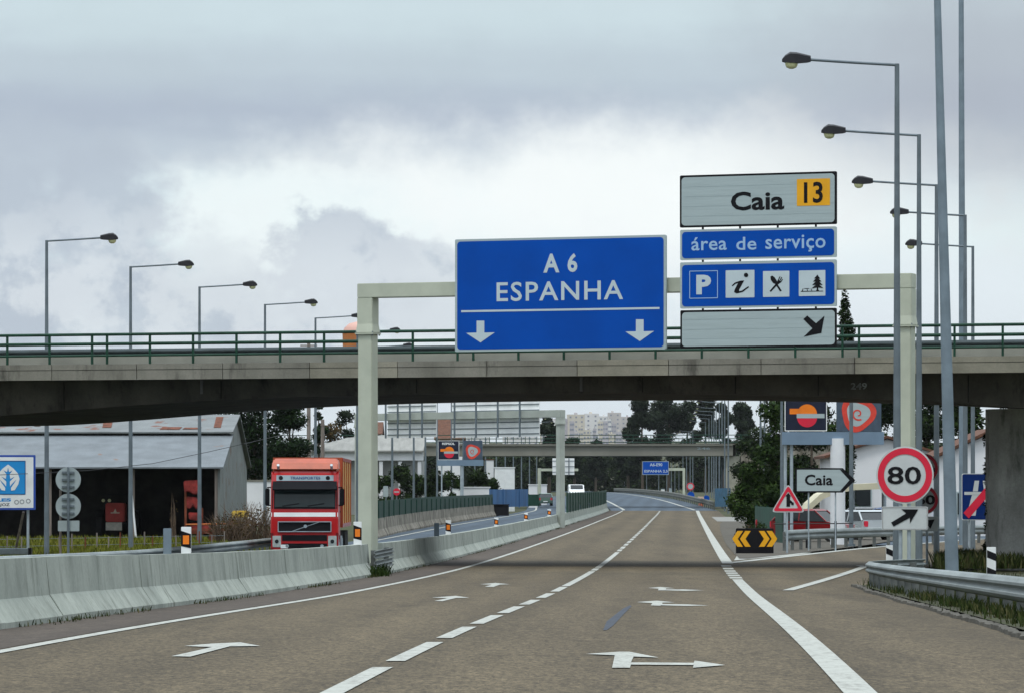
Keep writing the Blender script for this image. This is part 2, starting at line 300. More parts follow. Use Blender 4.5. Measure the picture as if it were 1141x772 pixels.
# ------------------------------------------------------------------ mesh builder
class MB:
    def __init__(s): s.v = []; s.f = []
    def add(s, vs, fs):
        o = len(s.v); s.v += [tuple(v) for v in vs]; s.f += [tuple(i+o for i in f) for f in fs]; return s
    def box(s, c, size, rz=0, rx=0, ry=0):
        x, y, z = (q/2 for q in size); vs = [Vector((a*x, b*y, e*z)) for a in (-1, 1) for b in (-1, 1) for e in (-1, 1)]
        if rz or rx or ry:
            m = Euler((rx, ry, rz)).to_matrix(); vs = [m @ v for v in vs]
        c = Vector(c)
        return s.add([v+c for v in vs], [(0, 1, 3, 2), (4, 6, 7, 5), (0, 4, 5, 1), (2, 3, 7, 6), (0, 2, 6, 4), (1, 5, 7, 3)])
    def tube(s, pts, r, n=8, caps=True, r1=None):
        pts = [Vector(p) for p in pts]; k = len(pts); o = len(s.v)
        rs = r if isinstance(r, (list, tuple)) else [r+(((r1 if r1 is not None else r)-r)*i/(k-1)) for i in range(k)]
        up = None
        for i, p in enumerate(pts):
            t = (pts[min(i+1, k-1)]-pts[max(i-1, 0)]).normalized()
            a = Vector((0, 0, 1)) if abs(t.z) < .9 else Vector((0, 1, 0))
            u = t.cross(a).normalized(); w = t.cross(u).normalized()
            for j in range(n):
                an = 2*math.pi*j/n; s.v.append(tuple(p+(u*math.cos(an)+w*math.sin(an))*rs[i]))
        for i in range(k-1):
            for j in range(n):
                a = o+i*n+j; b = o+i*n+(j+1) % n; s.f.append((a, b, b+n, a+n))
        if caps:
            s.f.append(tuple(o+j for j in range(n))[::-1]); s.f.append(tuple(o+(k-1)*n+j for j in range(n)))
        return s
    def poly(s, pts, y=0):                 # flat polygon in the local x-z plane facing -y
        return s.add([(p[0], y, p[1]) for p in pts], [tuple(range(len(pts)))])
    def slab(s, pts, y0, y1):              # extruded x-z polygon
        n = len(pts); vs = [(p[0], y0, p[1]) for p in pts]+[(p[0], y1, p[1]) for p in pts]
        fs = [tuple(range(n)), tuple(range(2*n-1, n-1, -1))]+[(i, i+n, (i+1) % n+n, (i+1) % n) for i in range(n)]
        return s.add(vs, fs)
    def slabx(s, pts, x0, x1):             # extruded y-z polygon
        n = len(pts); vs = [(x0, p[0], p[1]) for p in pts]+[(x1, p[0], p[1]) for p in pts]
        fs = [tuple(range(n)), tuple(range(2*n-1, n-1, -1))]+[(i, i+n, (i+1) % n+n, (i+1) % n) for i in range(n)]
        return s.add(vs, fs)
    def ring(s, cx, cz, r0, r1, y=0, n=48, sx=1):
        vs = []; 
        for i in range(n):
            a = 2*math.pi*i/n; vs += [(cx+sx*r0*math.cos(a), y, cz+r0*math.sin(a)), (cx+sx*r1*math.cos(a), y, cz+r1*math.sin(a))]
        return s.add(vs, [(2*i, 2*i+1, 2*((i+1) % n)+1, 2*((i+1) % n)) for i in range(n)])
    def rings(s, loops):                   # loft between loops of the same length (closed), capped
        n = len(loops[0]); o = len(s.v)
        for l in loops: s.v += [tuple(p) for p in l]
        for i in range(len(loops)-1):
            for j in range(n):
                a = o+i*n+j; b = o+i*n+(j+1) % n; s.f.append((a, b, b+n, a+n))
        s.f.append(tuple(o+j for j in range(n))[::-1]); s.f.append(tuple(o+(len(loops)-1)*n+j for j in range(n)))
        return s
    def strip(s, rows):                    # open sheet from rows of points
        o = len(s.v); n = len(rows[0])
        for r in rows: s.v += [tuple(p) for p in r]
        for i in range(len(rows)-1):
            for j in range(n-1):
                a = o+i*n+j; s.f.append((a, a+1, a+n+1, a+n))
        return s
    def build(s, name, m, parent=None, smooth=False, bevel=0, loc=None):
        me = bpy.data.meshes.new(name); me.from_pydata(s.v, [], s.f); me.materials.append(m)
        bm = bmesh.new(); bm.from_mesh(me); bmesh.ops.recalc_face_normals(bm, faces=bm.faces)
        if bevel:
            es = [e for e in bm.edges if len(e.link_faces) == 2 and e.calc_face_angle(0) > .6]
            bmesh.ops.bevel(bm, geom=es, offset=bevel, segments=2, affect='EDGES', clamp_overlap=True)
        bm.to_mesh(me); bm.free()
        if smooth:
            for p in me.polygons: p.use_smooth = True
            try: me.set_sharp_from_angle(angle=R(40))
            except Exception: pass
        o = bpy.data.objects.new(name, me); COL.objects.link(o)
        if parent: o.parent = parent
        if loc is not None: o.location = loc
        return o
def circ(cx, cz, r, n=40, a0=0, a1=360, sx=1):
    k = n if a1-a0 < 360 else n-1
    return [(cx+sx*r*math.cos(R(a0+(a1-a0)*i/n)), cz+r*math.sin(R(a0+(a1-a0)*i/n))) for i in range(k+1)]
def rrect(x0, z0, x1, z1, r, n=5):
    p = []
    for cx, cz, a in ((x1-r, z1-r, 0), (x0+r, z1-r, 90), (x0+r, z0+r, 180), (x1-r, z0+r, 270)):
        p += [(cx+r*math.cos(R(a+90*i/n)), cz+r*math.sin(R(a+90*i/n))) for i in range(n+1)]
    return p
def thing(name, label, cat, loc=(0, 0, 0), rz=0, group=None):
    o = bpy.data.objects.new(name, None); COL.objects.link(o); o.location = loc; o.rotation_euler = (0, 0, rz); o.empty_display_size = .3
    return tag(o, label, cat, group)
def tag(o, label, cat, group=None, kind=None):
    o['label'] = label; o['category'] = cat
    if group: o['group'] = group
    if kind: o['kind'] = kind
    return o
def struct(o, label, cat): return tag(o, label, cat, kind='structure')
def dup(root, loc, rz, label, group=None, scale=None):
    def cp(o, par):
        c = o.copy(); COL.objects.link(c); c.parent = par
        for ch in o.children: cp(ch, c)
        return c
    r = cp(root, None); r.location = loc; r.rotation_euler = (0, 0, rz); r['label'] = label
    if group: r['group'] = group
    if scale is not None: r.scale = scale
    return r
def text(name, s, rect, y, m, parent, bold=0.0, fit=True, shear=0, spacing=1.0, z=0):
    """lettering fitted into a local rect (x0,z0,x1,z1), standing in the x-z plane"""
    cu = bpy.data.curves.new(name, 'FONT'); cu.body = s; cu.size = 1; cu.offset = bold; cu.resolution_u = 3; cu.shear = shear; cu.space_character = spacing
    o = bpy.data.objects.new(name, cu); COL.objects.link(o)
    dg = bpy.context.evaluated_depsgraph_get(); me = bpy.data.meshes.new_from_object(o.evaluated_get(dg))
    bpy.data.objects.remove(o); bpy.data.curves.remove(cu)
    xs = [v.co.x for v in me.vertices]; ys = [v.co.y for v in me.vertices]
    x0, x1, y0, y1 = min(xs), max(xs), min(ys), max(ys); a, b, c, d = rect
    for v in me.vertices:
        v.co = Vector((a+(v.co.x-x0)/(x1-x0)*(c-a), y, b+(v.co.y-y0)/(y1-y0)*(d-b)))
    me.name = name; me.materials.clear(); me.materials.append(m)
    ob = bpy.data.objects.new(name, me); COL.objects.link(ob); ob.parent = parent
    return ob
# ------------------------------------------------------------------ ground, roads, markings
def terrain():
    xs = sorted(set([-3200, -2000, -1200, -700, -400, -250, -160, -110, -80, -60, -45, -35, -28, -22, -17, -13, -10, -8, -6, -4, -2, 0, 2, 4, 6, 8, 10, 12, 14, 17, 20, 24, 30, 38, 50, 65, 85, 120, 180, 260, 400, 700, 1200, 2000, 3200]))
    ys = list(range(-60, 300, 6))+list(range(300, 700, 12))+list(range(700, 1300, 30))+[1400, 1600, 1900, 2200, 2500, 2800, 3100, 3400, 3800, 4300, 5000]
    rows = []
    for y in ys:
        r = []
        for x in xs:
            z = ZR(min(y, 1000))
            off = x-XC(min(max(y, -60), 1000)) if y < 1000 else 0
            if y < 1000:
                if off < -5.6: z = min(z, ZO(y))-.10
                else: z -= .10
                if off < -16: z -= .02
            if y > 1000:
                z = ZC+lerp_table([(1000, -.1), (1300, -1), (2000, 2), (2600, 18), (3200, 33), (3800, 38), (5000, 30)], y)
                z += 4*math.sin(x*.004+1)*min(1, (y-1000)/1500)
            r.append((x, y, z))
        rows.append(r)
    o = MB().strip(rows).build('terrain', mat('grassland', (.038, .034, .02), .95, 0, 0, .16, .3, col2=(.04, .052, .013), detail=9, fine=.25, contrast=(.4, .6)), smooth=True)
    struct(o, 'flat grassy and sandy ground rising to a far hill', 'ground')
terrain()
def frange(a, b, st):
    r = []; x = a
    while x < b-1e-6: r.append(x); x += st
    r.append(b); return r
def band(name, m, d0, d1, o0, o1, lift, zf=ZR, step=4, n=2, xf=XC):
    f0 = o0 if callable(o0) else (lambda d: o0); f1 = o1 if callable(o1) else (lambda d: o1)
    rows = []
    for d in frange(d0, d1, step):
        a, b = f0(d), f1(d)
        rows.append([(xf(d)+a+(b-a)*i/(n-1), d, zf(d)+lift) for i in range(n)])
    return MB().strip(rows).build(name, m)
def abs_band(name, m, pts0, pts1, lift, zf=ZR, d0=None, d1=None, step=2, n=3):
    d0 = d0 if d0 is not None else pts0[0][0]; d1 = d1 if d1 is not None else pts0[-1][0]
    rows = []
    for d in frange(d0, d1, step):
        a = smooth_table(pts0, d); b = smooth_table(pts1, d); rows.append([(a+(b-a)*i/(n-1), d, zf(d)+lift) for i in range(n)])
    return MB().strip(rows).build(name, m)
struct(band('road', ASPH, -50, 463, -5.1, 6.02, 0, n=6), 'worn brownish two lane motorway carriageway', 'road')
struct(band('far_road', ASPH2, 463, 1200, -5.1, 6.0, .0, n=4), 'blue grey asphalt of the motorway curving away beyond the bridge', 'road')
struct(band('left_shoulder', SHOULD, -50, 463, -5.25, -4.0, .004), 'darker hard strip beside the concrete median barrier', 'road shoulder')
# opposite carriageway
struct(band('opposite_carriageway', ASPH2, 20, 700, -14.0, -5.9, 0.0, zf=ZO, n=4), 'blue grey asphalt of the opposite carriageway', 'road')
struct(band('opposite_edge_line', PAINT, 100, 600, -13.1, -12.9, .008, zf=ZO), 'white edge line on far side of opposite carriageway', 'road marking')
struct(band('opposite_median_line', PAINT, 100, 600, -6.95, -6.75, .008, zf=ZO), 'white edge line beside the median on opposite carriageway', 'road marking')
# ramp to the service area
RL = [(140, 6.85), (160, 10.5), (185, 15.5), (220, 24), (250, 33)]
RR = [(86, 7.0), (105, 8.4), (128, 11.6), (150, 16.5), (170, 22.), (190, 28), (220, 40), (250, 55)]
def ramp():
    rows = []
    for d in frange(86, 250, 2):
        a = XC(d)+5.9 if d < 140 else smooth_table(RL, d)-.2
        if d < 140: a = min(a, XC(d)+5.9)
        b = max(smooth_table(RR, d), a+.1); rows.append([(a+(b-a)*i/5, d, ZR(d)+(-.004 if d < 140 else .002)) for i in range(6)])
    return MB().strip(rows).build('exit_ramp', ASPH)
struct(ramp(), 'exit ramp of worn asphalt turning right to the service area', 'road')
# gravel island behind the gore and service area yard
struct(abs_band('service_yard', ASPH2, [(186, 16.5), (240, 12), (330, 16), (420, 22)], [(186, 60), (240, 60), (330, 60), (420, 60)], -.02, d0=186, d1=420, step=6), 'grey paved yard of the service area', 'pavement')
struct(abs_band('gore_island', mat('island_gravel', (.075, .068, .055), .95, 0, .3, 3, .3, fine=.25), [(150, 7.6), (200, 9.5), (300, 13.9), (330, 15.5)], [(150, 7.9), (200, 16.5), (300, 30), (330, 30)], .02, d0=150, d1=330), 'bare island between motorway and exit ramp', 'ground')
struct(abs_band('entry_slab', mat('pale_slab', (.20, .20, .185), .9, 0, .15, 1), [(330, 15.1), (380, 16.9)], [(330, 20), (380, 24)], .012, d0=330, d1=380), 'pale concrete slip road joining from the service area', 'pavement')
# lane markings of the near road
def line(name, d0, d1, off, w, lab, lift=.008, step=3): return struct(band(name, PAINT, d0, d1, off-w/2, off+w/2, lift, step=step), lab, 'road marking')
line('left_edge_line', -40, 463, -3.85, .16, 'solid white left edge line of the motorway')
# right edge: wide line near, a dashed piece at the exit, wide line of the gore beyond
line('right_edge_line', -40, 106, 3.75, .24, 'wide white line right of the slow lane')
def dashes(name, segs, off, w, lab):
    m = MB()
    for a, b in segs:
        m.strip([[(XC(d)+off-w/2, d, ZR(d)+.008), (XC(d)+off+w/2, d, ZR(d)+.008)] for d in frange(a, b, 3)])
    return struct(m.build(name, PAINT), lab, 'road marking')
dashes('exit_dashes', [(107.5, 110.5), (112, 115), (116.5, 119.5), (121, 124), (126, 129.5), (132, 135)], 3.75, .3, 'short white dashes across the exit')
line('gore_line', 139, 463, 3.85, .34, 'wide white line beyond the gore')
cs = [(17, 21), (23.2, 28), (30.2, 37.2), (38.8, 45), (46.7, 52.2), (54, 60), (61.8, 68), (70, 75.5), (78, 84), (86.5, 93.2), (94.4, 122), (123.5, 128), (129.5, 137), (137.6, 168), (171, 176.5)]
d = 179
while d < 455:
    cs.append((d, d+7)); d += 10.5
dashes('centre_line', cs, 0, .17, 'dashed white line between the two lanes')
line('far_right_edge_line', 470, 1000, 3.7, .3, 'white edge line on the far bend', step=10)
line('far_left_edge_line', 470, 1000, -3.7, .3, 'white left edge line on the far bend', step=10)
struct(abs_band('ramp_left_line', PAINT, [(140, 6.55), (160, 10.1), (185, 15.0), (220, 23.4)], [(140, 6.95), (160, 10.5), (185, 15.35), (220, 23.8)], .012, d0=140, d1=216), 'white line along left side of the exit ramp', 'road marking')
struct(abs_band('ramp_right_line', PAINT, [(88, 5.30), (132, 10.25)], [(88, 5.52), (132, 10.5)], .012, d0=88, d1=134), 'white line along right side of the exit ramp', 'road marking')
def road_poly(name, pts, lab):     # pts in (offset from centre, d)
    m = MB(); 
    vs = [(XC(d)+o, d, ZR(d)+.009) for o, d in pts]; m.add(vs, [tuple(range(len(vs)))])
    return struct(m.build(name, PAINT), lab, 'road marking')
def gp(px, py):                     # a point of the road surface seen at a photo pixel -> (offset, d)
    lo, hi = 20, 460
    for _ in range(60):
        mid = (lo+hi)/2
        if 548-(ZR(mid)-ZC)*F/mid > py: lo = mid
        else: hi = mid
    d = (lo+hi)/2; return ((px-570.5)*d/F-XC(d), d)
def arrow(name, pxs, lab): return road_poly(name, [gp(*p) for p in pxs], lab)
# straight-and-right arrows of the slow lane
arrow('lane_arrow', [(682, 744.5), (685, 730.5), (653, 729), (691, 726.5), (701, 726.5), (734, 733), (706, 732), (703, 738.5), (773, 739), (774, 736.5), (808, 741.5), (772, 744.5), (773, 741.5), (703, 741), (702, 744.5)], 'white straight and right arrow nearest on the slow lane')
arrow('lane_arrow', [(725, 674.5), (727, 672), (709, 670.8), (732, 669.2), (752, 671.2), (738, 671.4), (738, 673), (765, 673.3), (790, 674.6), (765, 675.2), (736, 674.4), (736, 675)], 'white straight and right arrow second on the slow lane')
arrow('lane_arrow', [(733, 657.6), (734, 655.8), (722, 655), (736, 653.9), (752, 655.3), (742, 655.5), (742, 656.6), (764, 656.6), (785, 657.6), (764, 658.2), (742, 657.6)], 'white straight and right arrow farthest on the slow lane')
# straight arrows of the fast lane
arrow('lane_arrow', [(191, 731.5), (236, 721.5), (205, 720), (235, 717.5), (268, 716), (290, 720), (256, 720.5), (212, 732)], 'white straight arrow nearest on the fast lane')
arrow('lane_arrow', [(484, 669.5), (499, 666.4), (481, 665.8), (508, 663.8), (523, 665.9), (508, 666.2), (493, 669.8)], 'white straight arrow second on the fast lane')
arrow('lane_arrow', [(540, 653.6), (548, 651.3), (535, 650.8), (552, 649.3), (568, 650.8), (557, 651.2), (550, 653.8)], 'white straight arrow farthest on the fast lane')
arrow('gore_hatch', [(818, 624), (822, 617.5), (862, 615.2), (905, 615.5), (880, 618.6)], 'white painted wedge in front of the chevron board')
# dark repair streak on the slow lane
m = MB(); vs = [gp(*p) for p in ((672, 702), (676, 692), (694, 678), (702, 674), (704, 675), (696, 683), (683, 697), (676, 702))]
m.add([(XC(d)+o, d, ZR(d)+.005) for o, d in vs], [tuple(range(8))]); struct(m.build('road_patch', mat('tar_patch', (0.0303, 0.0374, 0.0510), .7, 0, .2, 3)), 'dark bluish tar streak on the slow lane', 'road patch')
# kerb edging and verge on the right
def kerb():
    rows = []; rk = random.Random(3)
    for d in frange(-40, 94, .3):
        z = ZR(d); j = rk.uniform(-.03, .03)+.03*math.sin(d*.5); x = XC(d)+6.0+j; h = rk.uniform(.03, .055)
        rows.append([(x, d, z-.05), (x+.015, d, z+h), (x+.07, d, z+h+rk.uniform(-.01, .02)), (x+.13, d, z+h), (x+.2, d, z-.05)])
    return MB().strip(rows).build('kerb', STONE)
struct(kerb(), 'low crumbling stone kerb at edge of the right shoulder', 'kerb')
def verge():
    rows = []
    for d in frange(-40, 112, 2):
        x0 = XC(d)+6.14 if d < 93 else smooth_table(RR, d)+.1
        w = 16-.0*d; rows.append([(x0+(w-x0+XC(d)*0)*t, d, ZR(d)+.06+.05*math.sin(d*.9+t*5)*t) for t in (0, .08, .2, .4, .7, 1)])
    return MB().strip(rows).build('verge', mat('verge_soil', (.035, .030, .02), .95, 0, 0, 1.5, .4, col2=(.035, .045, .012), detail=8, fine=.25))
struct(verge(), 'overgrown soil verge behind the right kerb', 'ground')

# ------------------------------------------------------------------ concrete median barrier
NJ = [(-.30, -.25), (-.30, .07), (-.13, .33), (-.085, .80), (.085, .80), (.13, .33), (.30, .07), (.30, -.25)]
def nj_run(d0, d1, off, seg, name, label, m, h=.8, zf=ZR, group=None, xf=XC):
    t = thing(name, label, 'barrier', (xf(d0)+off, d0, zf(d0)), group=group); base = t.location.copy()
    d = d0
    while d < d1-.2:
        e = min(d+seg, d1); loops = []; jy = random.uniform(-.004, .004); jz = random.uniform(-.005, .005)
        for q in frange(d+.012, e-.012, 2.4):
            loops.append([Vector((xf(q)+off+x+jy, q, zf(q)+z*h/.8+(jz if z > 0 else 0)))-base for x, z in NJ])
        MB().rings(loops).build('barrier_segment', m, t); d = e
    return t
nj_run(18, 113.2, -5.55, 4.75, 'concrete_barrier', 'stained concrete median barrier nearest the camera, left of the gantry post', CONC)
nj_run(118.2, 462, -5.55, 4.75, 'concrete_barrier', 'long curving concrete median barrier beyond the gantry post', CONC)
# barrier on the far side of the opposite carriageway, mossy and broken
OPO = lambda d: lerp_table([(224, -13.6), (260, -14.3), (340, -14.6), (500, -14.4)], d)
t = nj_run(228, 399, 0, 5, 'concrete_barrier', 'mossy brown concrete barrier under the green screen fence', CONC_OLD, 1.0, ZO, xf=lambda d: XC(d)+OPO(d))

# ------------------------------------------------------------------ w-beam guard rails
WB = [(0, 0), (-.03, .03), (-.07, .07), (-.07, .10), (-.01, .145), (-.01, .165), (-.07, .21), (-.07, .24), (-.03, .28), (0, .31)]
def guardrail(path, top, label, spacing=2.0, side=-1, post_m=POSTM, beam_m=RAILM, taper=0, kk=1.0, cat='guardrail', group=None, name='guardrail'):
    """path: list of Vector (ground points); side: +-1 picks which way the corrugation faces"""
    t = thing(name, label, cat, path[0], group=group); base = Vector(path[0])
    rows = []; n = len(path)
    for i, p in enumerate(path):
        tv = (path[min(i+1, n-1)]-path[max(i-1, 0)]); tv.z = 0; tv.normalize(); nv = Vector((tv.y, -tv.x, 0))*side
        ke = kk*(1-taper*max(0, i/(n-1)-.45)/.55); rows.append([p+nv*(-a*1.0)*1+Vector((0, 0, top-.31*ke+z*ke))-base for a, z in WB])
    m = MB().strip(rows)
    m2 = MB().strip([[q+Vector((0, 0, 0)) for q in r] for r in rows])
    bo = m.build('rail_beam', beam_m, t, smooth=True)
    so = bo.modifiers.new('solid', 'SOLIDIFY'); so.thickness = .012; so.offset = 0
    acc = 0; last = path[0]; nextp = .6; cnt = 0
    for i in range(1, n):
        a, b = path[i-1], path[i]; l = (b-a).length
        while nextp <= acc+l and cnt < 95:
            q = a.lerp(b, (nextp-acc)/l); tv = (b-a).normalized(); nv = Vector((tv.y, -tv.x, 0))*side
            q = q-nv*.06-base
            MB().box(q+Vector((0, 0, (top-.06)/2-.1)), (.10, .12, top+.14), math.atan2(tv.y, tv.x)).build('post', post_m, t); nextp += spacing; cnt += 1
        acc += l
    return t
GO = lambda d: smooth_table([(20, 7.3), (55, 6.72), (72, 6.45), (88, 6.22)], d)
rp = [Vector((XC(d)+GO(d), d, ZR(d)+.03)) for d in frange(24, 88, 2)]+[Vector((x, d, ZR(d)+.03)) for x, d in ((7.2, 90.5), (7.6, 93), (8.4, 96), (9.0, 97.5))]
guardrail(rp, .52, 'weathered steel guardrail on the grassy verge at lower right', 2.0, side=-1, taper=.3)
gl = [Vector((x, d, ZR(d))) for x, d in ((10.35, 171), (11.0, 174), (12.2, 179), (14, 184), (16.4, 190), (20, 198), (25, 208), (32, 220))]
def gl_top(): pass
t = guardrail(gl, .80, 'guardrail curving along far side of the exit ramp before the cars', 2.0, side=1, kk=1.3)
gr = [Vector((XC(d)-13.1, d, ZO(d))) for d in frange(70, 196, 4)]
guardrail(gr, .78, 'guardrail beyond the truck on the opposite carriageway', 2.0, side=1)
gf = [Vector((XC(d)+5.7, d, ZR(d))) for d in frange(470, 1000, 15)]
guardrail(gf, .95, 'low dark guardrail around the far bend', 6, side=-1, beam_m=mat('old_rail', (.12, .125, .11), .7, .2, .2, 1), kk=1.9)
# little guard rail piece that bridges the barrier gap round the gantry foot
t = thing('barrier_end_rail', 'short doubled steel rail bridging the barrier gap at the gantry foot', 'guardrail', (XC(113)-5.2, 113, ZR(113)))
for k, zz in enumerate((.30, .56)):
    m = MB(); prof = [(0, 0), (-.06, .05), (-.06, .1), (0, .14), (-.06, .18), (-.06, .23), (0, .28)]
    m.strip([[Vector((x+(.0384*y), y, zz-.12+z*.75)) for x, z in prof] for y in (-.9, 0, 2, 4, 6.0)]); o = m.build('rail_beam', RAILM, t)
    o.modifiers.new('s', 'SOLIDIFY').thickness = .015
MB().box((-.12, -.5, .2), (.12, .14, .9)).build('post', POSTM, t); MB().box((.05, 5.4, .2), (.12, .14, .9)).build('post', POSTM, t)

# ------------------------------------------------------------------ overpass
TH = R(-17.2); TT = math.tan(TH)
def ov_x(px): u = (px-570.5)/F; return u*131/(1-u*TT)/math.cos(TH)
ov = thing('overpass', 'grey concrete road overpass crossing above both carriageways in front', 'bridge', (0, 131, ZR(131)), TH)
OZ = ZC-ZR(131)                     # local z of camera level
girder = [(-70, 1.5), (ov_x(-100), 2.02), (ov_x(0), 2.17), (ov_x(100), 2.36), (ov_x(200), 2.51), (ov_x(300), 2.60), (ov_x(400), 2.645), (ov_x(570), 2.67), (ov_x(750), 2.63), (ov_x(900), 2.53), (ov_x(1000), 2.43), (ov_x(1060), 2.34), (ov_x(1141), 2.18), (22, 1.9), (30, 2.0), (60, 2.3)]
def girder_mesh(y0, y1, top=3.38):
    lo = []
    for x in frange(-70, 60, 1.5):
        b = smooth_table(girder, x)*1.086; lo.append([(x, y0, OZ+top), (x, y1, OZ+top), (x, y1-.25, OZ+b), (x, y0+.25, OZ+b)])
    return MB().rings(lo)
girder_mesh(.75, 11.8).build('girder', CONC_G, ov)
dk = MB(); dk.slabx([(.02, OZ+3.40), (.02, OZ+3.80), (.45, OZ+3.80), (.45, OZ+3.74), (12.15, OZ+3.74), (12.15, OZ+3.80), (12.58, OZ+3.80), (12.58, OZ+3.40), (11.7, OZ+3.385), (.9, OZ+3.385)], -70, 60)
dk.build('deck', CONC_D, ov)
x = -70; pm = [CONC_D, mat('deck_concrete_pale', (0.1700, 0.1613, 0.1247), .85, 0, 0, .7, .15, col2=(0.2700, 0.2544, 0.2021), detail=8, fine=.1)]
up_ = MB(); up_.slabx([(.55, OZ+3.742), (.55, OZ+4.08), (.85, OZ+4.08), (.85, OZ+3.742)], -70, 60); up_.build('upstand', CONC_P, ov)
up_ = MB(); up_.slabx([(11.7, OZ+3.742), (11.7, OZ+4.08), (12.0, OZ+4.08), (12.0, OZ+3.742)], -70, 60); up_.build('upstand', CONC_P, ov)
i = 0; x = -42.
while x < 40:
    m = MB(); m.box((x+1.37, .0, OZ+3.515), (2.728, .10, .29)); m.box((x+1.37, .02, OZ+3.755), (2.728, .16, .16)); m.build('fascia_panel', random.choice(pm), ov); x += 2.75; i += 1
def octagon(cx, cy, r, z0, z1, n=12):
    return MB().rings([[(cx+r*math.cos(2*math.pi*(k+.5)/n), cy+r*math.sin(2*math.pi*(k+.5)/n), z) for k in range(n)] for z in (z0, z1)])
PIERM = grime_mat('pier_concrete', (.20, .20, .185), (.42, .42, .40), (.05, .05, .045))
for px_, zt in ((1134, 2.45), (-60, 2.4)):
    u = (px_-570.5)/F; c_, s_ = math.cos(TH), math.sin(TH); lx_ = (u*(131+6.0*c_)+6.0*s_)/(c_-u*s_)
    octagon(lx_, 6.0, .95, -.4, OZ+zt, 14).build('pier', PIERM, ov)
tx = ov_x(949); text('bridge_number', '249', (tx-.20, OZ+(548-433)*.0256, tx+.28, OZ+(548-425.5)*.0256), .742, mat('faded_digits', (.16, .17, .165), .7, 0, .4, 6), ov, .02)
for px_ in (60, 236, 455, 708, 812, 905, 1073): zb = smooth_table(girder, ov_x(px_))*1.086; MB().box((ov_x(px_), .775, OZ+(3.37+zb)/2), (.03, .03, 3.30-zb)).build('formwork_joint', mat('joint_dark', (.012, .011, .009), .9), ov)
for px_ in (215, 640, 1010): MB().tube([(ov_x(px_), .72, OZ+3.36), (ov_x(px_), .72, OZ+2.95)], .045, 8).build('drain_pipe', mat('drain_grey', (.10, .10, .095), .6), ov)
# green hand rail
rail = thing('bridge_railing', 'green tubular railing along near edge of the concrete overpass', 'railing', (0, 131, ZR(131)), TH)
for zz, rr in ((4.73, .045), (4.45, .05), (4.10, .035)):
    MB().tube([(-55, .22, OZ+zz), (50, .22, OZ+zz)], rr, 8).build('rail', GREEN, rail)
x = -48.0; n = 0
while x < 44 and n < 95:
    MB().box((x, .22, OZ+4.26), (.06, .06, .92)).build('post', GREEN, rail); x += 1.385*(1 if n % 9 else .35); n += 1
rail2 = thing('bridge_railing', 'green railing along rear edge of the overpass seen through the front one', 'railing', (0, 131, ZR(131)), TH)
for zz, rr in ((4.62, .03), (4.36, .04), (4.10, .03)):
    MB().tube([(-55, 12.4, OZ+zz), (50, 12.4, OZ+zz)], rr, 6).build('rail', GREEN, rail2)
for k in range(48): MB().box((-46+k*1.9, 12.4, OZ+4.21), (.05, .05, .85)).build('post', GREEN, rail2)
grl = thing('bridge_guardrail', 'grey steel guardrail on the overpass behind the green railing', 'guardrail', (0, 131, ZR(131)), TH)
m = MB().strip([[(x, .98+a, OZ+4.02+z) for a, z in WB] for x in (-55, -30, -10, 0, 10, 30, 50)]); m.build('rail_beam', GALV_D, grl, smooth=True).modifiers.new('s', 'SOLIDIFY').thickness = .015
for k in range(46): MB().box((-48+k*2.12, 1.07, OZ+4.0), (.09, .12, .62)).build('post', GALV_D, grl)
grl = thing('bridge_guardrail', 'grey guardrail on far lane edge of the overpass', 'guardrail', (0, 131, ZR(131)), TH)
m = MB().strip([[(x, 11.55-a, OZ+4.02+z) for a, z in WB] for x in (-55, 0, 50)]); m.build('rail_beam', GALV_D, grl, smooth=True).modifiers.new('s', 'SOLIDIFY').thickness = .015
for k in range(24): MB().box((-48+k*4.24, 11.46, OZ+4.0), (.09, .12, .62)).build('post', GALV_D, grl)

